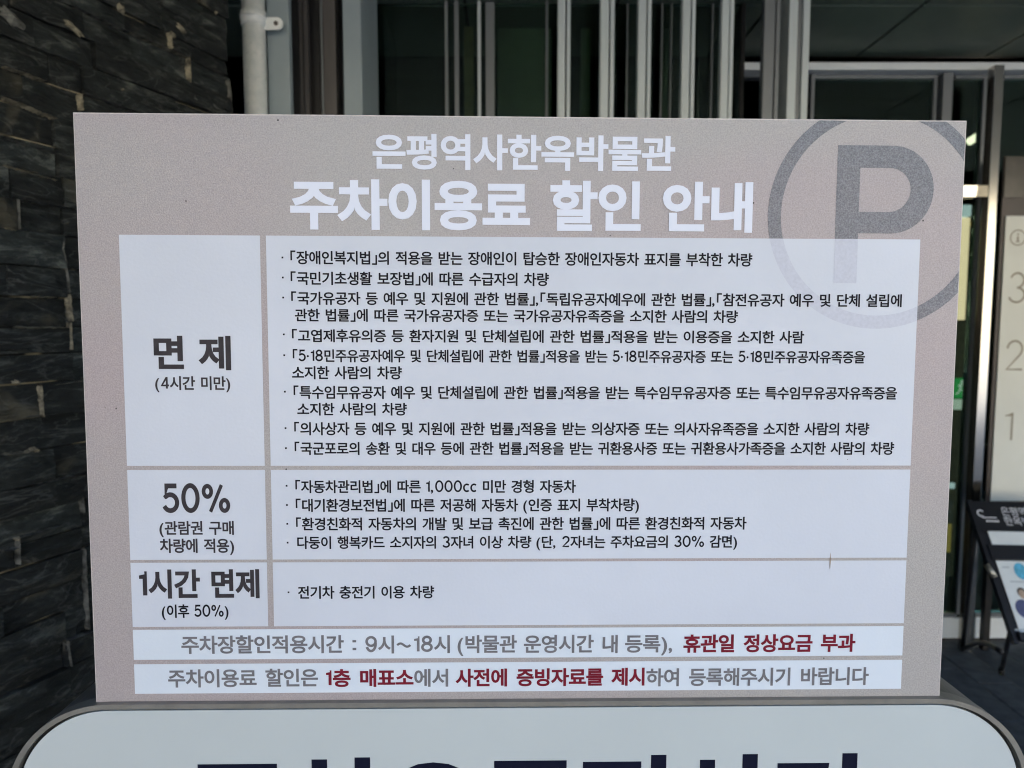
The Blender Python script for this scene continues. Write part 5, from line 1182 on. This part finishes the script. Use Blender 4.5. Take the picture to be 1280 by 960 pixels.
# straighten: shared edges
ul = cl[0][0]; um0, um1 = S(326, 440)[0] + 0.0025, S(335, 440)[0] + 0.0005; ur = (cl[1][2] + cl[3][2] + cl[5][2] + cl[6][2]) / 4
um0, um1 = S(331.2, 581)[0], S(338.7, 587)[0]
ul = (S(149.3, 293)[0] + S(163.8, 703)[0] + S(167, 830)[0]) / 3
cells = []
for i, (a, b_, c_, d_) in enumerate(cl):
    if i in (0, 2, 4): cells.append((ul, b_, um0, d_))
    elif i in (1, 3, 5): cells.append((um1, b_, ur, d_))
    else: cells.append((ul, b_, ur, d_))
for i in (0, 2, 4):                              # same rows left and right
    b_ = (cells[i][1] + cells[i + 1][1]) / 2; d_ = (cells[i][3] + cells[i + 1][3]) / 2
    cells[i] = (cells[i][0], b_, cells[i][2], d_); cells[i + 1] = (cells[i + 1][0], b_, cells[i + 1][2], d_)
sb = [((e_, 0, 0), (-1, 0, 0)), ((SW - e_, 0, 0), (1, 0, 0)), ((0, 0, SH - e_), (0, 0, 1))]
obj('ring_mark', clip_bm(ring_bm(rcx, rcz, R0, R1, 0.0004), sb), M['sign_ring'], sign)
obj('letter_p', p_bm(0.0004), M['sign_ring'], sign)
for i, cc in enumerate(cells):
    obj('table_cell', rect(*cc, 0.0006), M['cell'] if i < 6 else M['cell_white'], sign)
u0, v0, u1, v1 = cells[1]
cb = [((u0, 0, 0), (-1, 0, 0)), ((u1, 0, 0), (1, 0, 0)), ((0, 0, v1), (0, 0, 1)), ((0, 0, v0), (0, 0, -1))]
obj('faint_ring', clip_bm(ring_bm(rcx, rcz, R0, R1, 0.0008), cb), M['cell_ring'], sign)
obj('faint_letter', clip_bm(p_bm(0.0008), cb), M['cell_ring'], sign)


def row_slope(y):
    return 0.0093 - 0.0163 * (y - 140) / 735


def line(s, x0, x1, yt, yb, wt, m, name='text_line', space=0.36, trk=0.0, h=0.001, lat=False):
    """s between photo x0..x1, hangul top and bottom yt..yb measured at the left end"""
    u0, vb = S(x0, yb); _, vt = S(x0, yt)
    u1, _ = S(x1, (yt + yb) / 2 + row_slope(yb) * (x1 - x0))
    V, Fc = layout(s, wt, trk, space)
    lo, hi = (-0.01 - wt, 0.80 + wt) if lat else (-0.078 - wt, 0.828 + wt)
    k = (vt - vb) / (hi - lo)
    vv = [(u0 + x * (u1 - u0), -h, vb + (y - lo) * k) for x, y in V]
    o = obj(name, (vv, Fc), m, sign)
    return o


line('은평역사한옥박물관', 466, 843.7, 167, 212, 0.028, M['white_ink'], 'title_lettering')
line('주차이용료', 363.5, 662.5, 223.5, 287, 0.035, M['white_ink'], 'title_lettering')
line('할인', 687.5, 801, 226, 289.5, 0.032, M['white_ink'], 'title_lettering')
line('안내', 827.5, 940.5, 227, 290.5, 0.035, M['white_ink'], 'title_lettering')
line('면', 193.4, 230, 419.5, 462, W3, M['dark_ink'], 'row_heading')
line('제', 249, 289, 419.7, 462.7, W3, M['dark_ink'], 'row_heading')
line('(4시간 미만)', 194.7, 288.2, 470, 487.5, W15, M['dark_ink'], 'row_note')
line('50%', 204, 288, 604.4, 640.8, 0.028, M['dark_ink'], 'row_heading', lat=True)
line('(관람권 구매', 200, 292.7, 651, 668.5, W15, M['dark_ink'], 'row_note')
line('차량에 적용)', 200.5, 293, 673, 691, W15, M['dark_ink'], 'row_note')
line('1시간 면제', 175.3, 324.6, 711.5, 748, W3, M['dark_ink'], 'row_heading')
line('(이후 50%)', 203, 286, 755.2, 772, W15, M['black_ink'], 'row_note')
B = M['black_ink']
for (s, x0, x1, yt, yb, by) in body:
    line(s, x0, x1, yt, yb, W1, B)
    if by:
        bxp = 353.4 + (by - 322) * (361 - 353.4) / (740 - 322)
        u, v = S(bxp, by)
        obj('bullet', rect(u - 0.0009, v - 0.0009, u + 0.0009, v + 0.0009, 0.001), B, sign)
G, RD = M['grey_ink'], M['red_ink']
for (s, x0, x1, yt, yb, wt, m) in [
    ('주차장할인적용시간', 227.5, 430, 794.3, 817, W15, G), (':', 441, 445.5, 794, 817, W15, G), ('9시~18시', 457, 562.5, 794, 816.5, W15, G),
    ('(박물관', 572, 646, 793.5, 816, W15, G), ('운영시간', 654.7, 742, 793.3, 816, W15, G), ('내', 753, 772, 793.2, 816, W15, G), ('등록),', 781, 840, 793, 815.5, W15, G),
    ('휴관일 정상요금 부과', 853.8, 1068.7, 792.8, 815.5, W3, RD),
    ('주차이용료 할인은', 211, 397.8, 836.3, 859, W15, G), ('1층 매표소', 408, 517, 836, 858.5, W3, RD), ('에서', 518, 560.3, 835.6, 858, W15, G),
    ('사전에 증빙자료를 제시', 569.4, 805.5, 835.4, 858, W3, RD), ('하여 등록해주시기 바랍니다', 807.5, 1085.3, 835, 857.5, W15, G)]:
    line(s, x0, x1, yt, yb, wt, m, 'footer_lettering', space=0.42)
# rusty drip and scuffs
u, v = S(1037, 702)
obj('rust_streak', ([(u - 0.0002, -0.0012, v - 0.008), (u + 0.0003, -0.0012, v - 0.006), (u + 0.0006, -0.0012, v), (u + 0.0002, -0.0012, v + 0.009), (u - 0.0002, -0.0012, v + 0.010), (u - 0.0006, -0.0012, v)], [(0, 1, 2, 3, 4, 5)]), M['rust'], sign)

# ------------------------------------------------------------------ payment machine under the board
mach = thing('payment_machine', 'bronze rounded cabinet with milky white front under the information board', 'payment machine')
mach.matrix_world = SM
FW = 0.007                                        # its front stands this far before the board
ml, _ = S(8, 1008, FW); mr, _ = S(1287, 1003, FW)
mt = S(640, 877.5, FW)[1]
rad = (S(138, 1008, FW)[0] - ml)
mb = -SO.z + 0.002                                # to the ground (board leans back very slightly)


def rr(l, r, t, b, q, n=20):
    pts = [(l, b), (r, b)]
    for k in range(n + 1):
        a = math.pi / 2 * k / n
        pts.append((r - q + q * math.cos(a), t - q + q * math.sin(a)))
    for k in range(n + 1):
        a = math.pi / 2 + math.pi / 2 * k / n
        pts.append((l + q + q * math.cos(a), t - q + q * math.sin(a)))
    return pts


def rim_bm(o_, i_, y0, y1):
    bm = bmesh.new()
    n = len(o_)
    A = [[bm.verts.new((x, y, z)) for x, z in pp] for pp, y in ((o_, y0), (o_, y1), (i_, y0), (i_, y1))]
    for k in range(n):
        j = (k + 1) % n
        bm.faces.new((A[0][k], A[0][j], A[2][j], A[2][k]))
        bm.faces.new((A[0][j], A[0][k], A[1][k], A[1][j]))
        bm.faces.new((A[2][k], A[2][j], A[3][j], A[3][k]))
    return bm


rimw, gap = 0.0064, 0.0046
obj('cabinet_body', prism(rr(ml + 0.0005, mr - 0.0005, mt - 0.0005, mb, rad), 0.012, 0.26), M['cabinet'], mach)
obj('front_rim', rim_bm(rr(ml, mr, mt, mb, rad), rr(ml + rimw, mr - rimw, mt - rimw * 0.8, mb + rimw, rad - rimw), -FW, 0.0118), M['rim'], mach)
obj('gasket', prism(rr(ml + rimw - 0.0005, mr - rimw + 0.0005, mt - rimw * 0.8 + 0.0003, mb + rimw, rad - rimw), 0.002, 0.0117), M['dark_gap'], mach)
q = rimw + gap
panel = obj('front_panel', prism(rr(ml + q, mr - q, mt - rimw - gap * 0.4, mb + q, rad - q), -0.004, 0.0018), M['acrylic'], mach)


def mline(s, x0, x1, yt, hgt, wt, m, h):
    u0, vt = S(x0, yt, h); u1, _ = S(x1, yt - 4, h)
    V, Fc = layout(s, wt)
    hi, lo = 0.828 + wt, -0.078 - wt
    k = hgt / (hi - lo)
    return obj('panel_lettering', ([(u0 + x * (u1 - u0), -h, vt + (y - hi) * k) for x, y in V], Fc), m, mach)


mline('주차요금정산기', 236, 1072, 948.5, 0.104, W3, M['navy'], 0.0042)
pass

# ------------------------------------------------------------------ directory board
DY = 3.206
def drect(x0, x1, y0, y1, Y=DY):
    a, b_ = atY(x0, y1, Y), atY(x1, y0, Y)
    return a.x, b_.x, a.z, b_.z
dl = atY(1256, 200, DY).x
dbd = thing('floor_directory', 'cream floor directory board with brown frame, numbered 3, 2, 1, at the right edge', 'directory board', (dl, DY, 0))
zt_, zi_, zm_, zb_ = atY(1260, 195, DY).z, atY(1260, 247, DY).z, atY(1260, 270, DY).z, atY(1240, 626, DY).z
wD = 0.62
part('back_panel', box(dl, dl + wD, DY + 0.002, DY + 0.014, zb_ - 0.02, zt_, 0.003), M['board_brown'], dbd)
part('smoky_header', box(dl + 0.002, dl + wD - 0.002, DY - 0.004, DY + 0.0015, zi_, zt_ - 0.003, 0.001), M['board_smoke'], dbd)
inx = dl + 0.016
part('cream_panel', box(inx, dl + wD - 0.03, DY - 0.006, DY + 0.0015, zb_, zm_, 0.001), M['board_cream'], dbd)
for (xx) in (dl + 0.03, dl + wD - 0.06):
    part('leg', box(xx, xx + 0.03, DY + 0.012, DY + 0.042, 0.0, zb_ - 0.021, 0.002), M['black_metal'], dbd)


def dglyph(ch, xc, yt, yb, wpx, nm):
    V, Fc, lo, hi = glyph(ch, -0.014) if ch != '1' else ([(0.12, 0), (0.155, 0), (0.155, .7), (0.125, .7), (0.06, .655), (0.0, .645), (0.0, .615), (0.12, .615)], [tuple(range(8))], 0, .155)
    x0, z0 = atY(xc - wpx / 2, yb, DY - 0.0075).xz if False else (atY(xc - wpx / 2, yb, DY - 0.0075).x, atY(xc, yb, DY - 0.0075).z)
    x1, z1 = atY(xc + wpx / 2, yb, DY - 0.0075).x, atY(xc, yt, DY - 0.0075).z
    ys = [p[1] for p in V]
    part(nm, ([(x0 + (x - lo) / (hi - lo) * (x1 - x0), DY - 0.0075, z0 + (y - min(ys)) / (max(ys) - min(ys)) * (z1 - z0)) for x, y in V], Fc), M['gold'], dbd)


dglyph('3', 1270.5, 340, 379, 21, 'numeral')
dglyph('2', 1267, 425, 463, 21, 'numeral')
dglyph('1', 1260, 516, 550, 10, 'numeral')
ic = atY(1272.5, 297, DY - 0.0075)
bm = bmesh.new()
n = 32; r0, r1 = 0.030, 0.035
for k in range(n):
    a, b_ = 2 * math.pi * k / n, 2 * math.pi * (k + 1) / n
    bm.faces.new([bm.verts.new((ic.x + r * math.cos(t), DY - 0.0075, ic.z + r * math.sin(t))) for r, t in ((r0, a), (r1, a), (r1, b_), (r0, b_))])
for (hx, z0, z1) in ((0.004, -0.018, 0.006), (0.004, 0.011, 0.018), (0.009, -0.02, -0.016)):
    bm.faces.new([bm.verts.new((ic.x + sx, DY - 0.0076, ic.z + zz)) for sx, zz in ((-hx, z0), (hx, z0), (hx, z1), (-hx, z1))])
part('information_symbol', bm, M['gold'], dbd)

# ------------------------------------------------------------------ brochure stand
# a leaning rack: its plane runs from (Y 2.98, high) to (Y 2.68, low)
Pa = atY(1213, 628, 2.98); Yb = 2.66
Pb = atY(1268, 793, Yb)
xl = (Pa.x + Pb.x) / 2
T0 = Vector((Pa.x, 2.98, Pa.z)); T1 = Vector((Pb.x, Yb, Pb.z))
dn = (T1 - T0)
dnl = dn.length; dn.normalize()
ax = Vector((1, 0, 0)); ax = (ax - dn * ax.dot(dn)).normalized()
bn = ax.cross(-dn).normalized()
if bn.y > 0: bn = -bn
stand = thing('brochure_stand', 'black leaning brochure rack with white title strip, below the floor directory', 'brochure stand', (T0.x, 2.8, 0))


def onrack(px, py, h=0.0):
    r = ray(px, py); o_ = T0 + bn * h
    s = (o_ - EYE).dot(bn) / r.dot(bn)
    p = EYE + r * s - o_
    return p.dot(ax), p.dot(dn)


def rk(poly, h0, h1):
    bm = bmesh.new()
    a = [bm.verts.new(T0 + ax * x + dn * y + bn * h1) for x, y in poly]
    b = [bm.verts.new(T0 + ax * x + dn * y + bn * h0) for x, y in poly]
    bm.faces.new(a); bm.faces.new(list(reversed(b)))
    n = len(poly)
    for k in range(n): bm.faces.new((a[k], b[k], b[(k + 1) % n], a[(k + 1) % n]))
    bmesh.ops.recalc_face_normals(bm, faces=bm.faces[:])
    return bm


def rkq(x0, y0, x1, y1): return [(x0, y0), (x1, y0), (x1, y1), (x0, y1)]
SWd = 0.46
yh = onrack(1240, 663)[1]
part('title_plate', rk(rkq(0.0, -0.005, SWd, yh), -0.012, 0.002), M['stand_black'], stand)
xr0, yw0 = onrack(1231, 664); _, yw1 = onrack(1238, 682); _, yl0 = onrack(1242, 700); xb, yl1 = onrack(1268, 791)
xw = xr0
part('back_plate', rk(rkq(0.0, yh + 0.002, SWd, yl1 + 0.03), -0.012, -0.002), M['stand_black'], stand)
part('side_rail', rk(rkq(-0.014, -0.008, 0.004, yl1 + 0.04), -0.016, 0.006), M['stand_black'], stand)
part('side_rail', rk(rkq(SWd - 0.004, -0.008, SWd + 0.014, yl1 + 0.04), -0.016, 0.006), M['stand_black'], stand)
part('pocket_lip', rk(rkq(0.006, yw1, SWd - 0.006, yl0), 0.004, 0.012), M['stand_black'], stand)
part('pocket_lip', rk(rkq(0.006, yl1 + 0.002, SWd - 0.006, yl1 + 0.03), 0.004, 0.02), M['stand_black'], stand)
# title writing
def rtext(s, x0, y0, x1, y1, wt, shear=0.0):
    V, Fc = layout(s, wt)
    return ([tuple(T0 + ax * (x0 + x * (x1 - x0)) + dn * (y1 - (yy + 0.08) / 0.9 * (y1 - y0)) + bn * 0.0028) for x, yy in V], Fc)
tx, ty = onrack(1249, 634); tx2, ty2 = onrack(1249, 645)
hx = ty2 - ty
part('title_lettering', rtext('은평역사한옥박물관', tx, ty, tx + hx * 8.2, ty2, 0.0), M['white_ink'], stand)
tx, ty = onrack(1253, 646); tx2, ty2 = onrack(1253, 657)
part('title_lettering', rtext('한옥박물관 소식', tx, ty, tx + hx * 6.8, ty2, 0.0), M['white_ink'], stand)
lx, ly = onrack(1226, 643)
bm = bmesh.new()
def rkf(bm, poly, h):
    bm.faces.new([bm.verts.new(T0 + ax * x + dn * y + bn * h) for x, y in poly])
k0 = hx * 0.1
for k in range(10):
    a, b_ = 0.6 + 4.6 * k / 10, 0.6 + 4.6 * (k + 1) / 10
    rkf(bm, [(lx + r * math.cos(t), ly - hx * 0.1 + r * math.sin(-t)) for r, t in ((hx * 0.28, a), (hx * 0.4, a), (hx * 0.4, b_), (hx * 0.28, b_))], 0.0028)
rkf(bm, rkq(lx, ly + hx * 0.32, lx + hx * 1.5, ly + hx * 0.42), 0.0028)
for k in range(5):
    rkf(bm, rkq(lx + hx * (0.3 + 0.28 * k), ly + hx * 0.65, lx + hx * (0.5 + 0.28 * k), ly + hx * 0.85), 0.0028)
part('logo', bm, M['white_ink'], stand)
# legs: rear arch and front leg
def atg(px, py): return atZ(px, py, 0.0)
A0 = atY(1203, 812, 3.17); A1 = atY(1252, 815, 2.72)
bm = bmesh.new()
pts = []
for k in range(9):
    s = k / 8
    p = A0.lerp(A1, s); p.z = 0.0 + A0.z * (1 - s) + A1.z * s + 0.035 * math.sin(math.pi * s)
    pts.append(p)
sweep(bm, pts, 0.010)
part('foot_arch', bm, M['stand_black'], stand, True)
fl = atZ(1252, 843, 0.0)
bm = bmesh.new(); tube(bm, T0 + dn * (dnl * 0.97) - bn * 0.01 + ax * (-0.004), Vector((fl.x, fl.y, 0.02)), 0.0085, 10)
part('leg', bm, M['stand_black'], stand, True)
bm = bmesh.new(); tube(bm, Vector((fl.x, fl.y, 0.0)), Vector((fl.x, fl.y, 0.03)), 0.012, 12)
part('foot', bm, M['dark_gap'], stand, True)
bm = bmesh.new(); tube(bm, T0 + dn * 0.1 - bn * 0.02 + ax * 0.0, Vector((A0.x, A0.y, max(0.0, A0.z))), 0.009, 10)
part('leg', bm, M['stand_black'], stand, True)
bm = bmesh.new(); tube(bm, T0 + dn * (dnl * 0.97) - bn * 0.01 + ax * SWd, Vector((fl.x + SWd, fl.y, 0.0)), 0.0085, 10)
part('leg', bm, M['stand_black'], stand, True)
c0, c1 = onrack(1232, 706, 0.0), onrack(1243, 722, 0.0)
bm = bmesh.new(); tube(bm, T0 + ax * (c0[0]) + dn * c0[1] + bn * 0.004, T0 + ax * c1[0] + dn * c1[1] + bn * 0.004, 0.011, 10)
part('hinge', bm, M['clip'], stand, True)
# leaflets lying in the pockets
l1 = obj('white_leaflet', rk(rkq(0.03, yw0, 0.40, yl0 - 0.004), -0.001, 0.003), M['paper'])
l1['label'] = 'blank white leaflet strip in the upper pocket of the black rack'; l1['category'] = 'leaflet'
l2 = thing('portrait_leaflet', 'white leaflet with blue circle and small portrait in the lower rack pocket', 'leaflet', T0 + dn * yl1)
x0_ = onrack(1242, 701, 0.0)[0]
part('sheet', rk(rkq(0.022, yl0 + 0.003, 0.36, yl1), -0.001, 0.003), M['paper'], l2)


def disc(cx, cy, rx, ry, h, n=24):
    bm = bmesh.new()
    rkf(bm, [(cx + rx * math.cos(2 * math.pi * k / n), cy + ry * math.sin(2 * math.pi * k / n)) for k in range(n)], h)
    return bm


bc = onrack(1276, 714, 0.003)
part('blue_circle', disc(bc[0], bc[1], 0.026, 0.034, 0.0036), M['paper_blue'], l2)
hc = onrack(1277.5, 742, 0.003)
part('portrait_hair', disc(hc[0], hc[1] - 0.004, 0.018, 0.02, 0.0036), M['paper_hair'], l2)
part('portrait_face', disc(hc[0], hc[1] + 0.003, 0.014, 0.018, 0.0042), M['paper_skin'], l2)
jc = onrack(1280, 761, 0.003)
part('portrait_jacket', disc(jc[0], jc[1], 0.032, 0.036, 0.0036), M['paper_navy'], l2)
bm = bmesh.new()
for (px, py, wl_) in ((1252, 708, 0.03), (1262, 726, 0.06), (1266, 786, 0.05)):
    a = onrack(px, py, 0.003)
    rkf(bm, rkq(a[0], a[1], a[0] + wl_, a[1] + 0.006), 0.0036)
part('grey_caption', bm, M['paper_grey'], l2)

# ------------------------------------------------------------------ across the forecourt, behind the camera (seen only as reflections)
ob = thing('opposite_building', 'sunlit cream rendered house across the forecourt behind the viewer', 'building', (8, -22, 0))
part('wall', box(-16, 34, -30, -22, -0.05, 6.8), M['render'], ob)
part('roof', prism([(-17, 6.81), (35, 6.81), (30, 9.8), (-12, 9.8)], -31, -21.2), M['tile_roof'], ob)
for k in range(7):
    X = -13 + k * 6.6
    wn = part('window', box(X, X + 1.6, -22.0, -21.97, 1.2, 3.4), M['window_dark'], ob)


def tree(x, y, h, lab):
    t = thing('pine_tree', lab, 'tree', (x, y, 0))
    bm = bmesh.new()
    tube(bm, (x, y, -0.05), (x, y, h * 0.8), 0.16, 8)
    part('trunk', bm, M['bark'], t)
    bm = bmesh.new()
    for k in range(1500):
        a = random.uniform(0, 2 * math.pi); f = random.random()
        zz = h * (0.3 + 0.7 * f); rr_ = (1 - f) ** 0.6 * h * 0.36 * math.sqrt(random.random())
        c_ = Vector((x + rr_ * math.cos(a), y + rr_ * math.sin(a), zz))
        u = Vector((random.uniform(-1, 1), random.uniform(-1, 1), random.uniform(-1, 1))).normalized() * 0.22
        v = u.cross(Vector((random.uniform(-1, 1), random.uniform(-1, 1), random.uniform(-1, 1)))).normalized() * 0.12
        bm.faces.new([bm.verts.new(c_ + q_) for q_ in (-u, v, u, -v)])
    part('crown', bm, M['foliage'], t)


for i, (x, y, h, lab) in enumerate([(-11, -18, 10, 'tall dark pine at the left end of the cream house'), (2.5, -19, 11, 'tall dark pine in front of the cream house middle'), (25, -18, 9, 'shorter pine at the right end of the cream house')]):
    tree(x, y, h, lab)
print('pavers', c, 'objects', len(SC.objects))
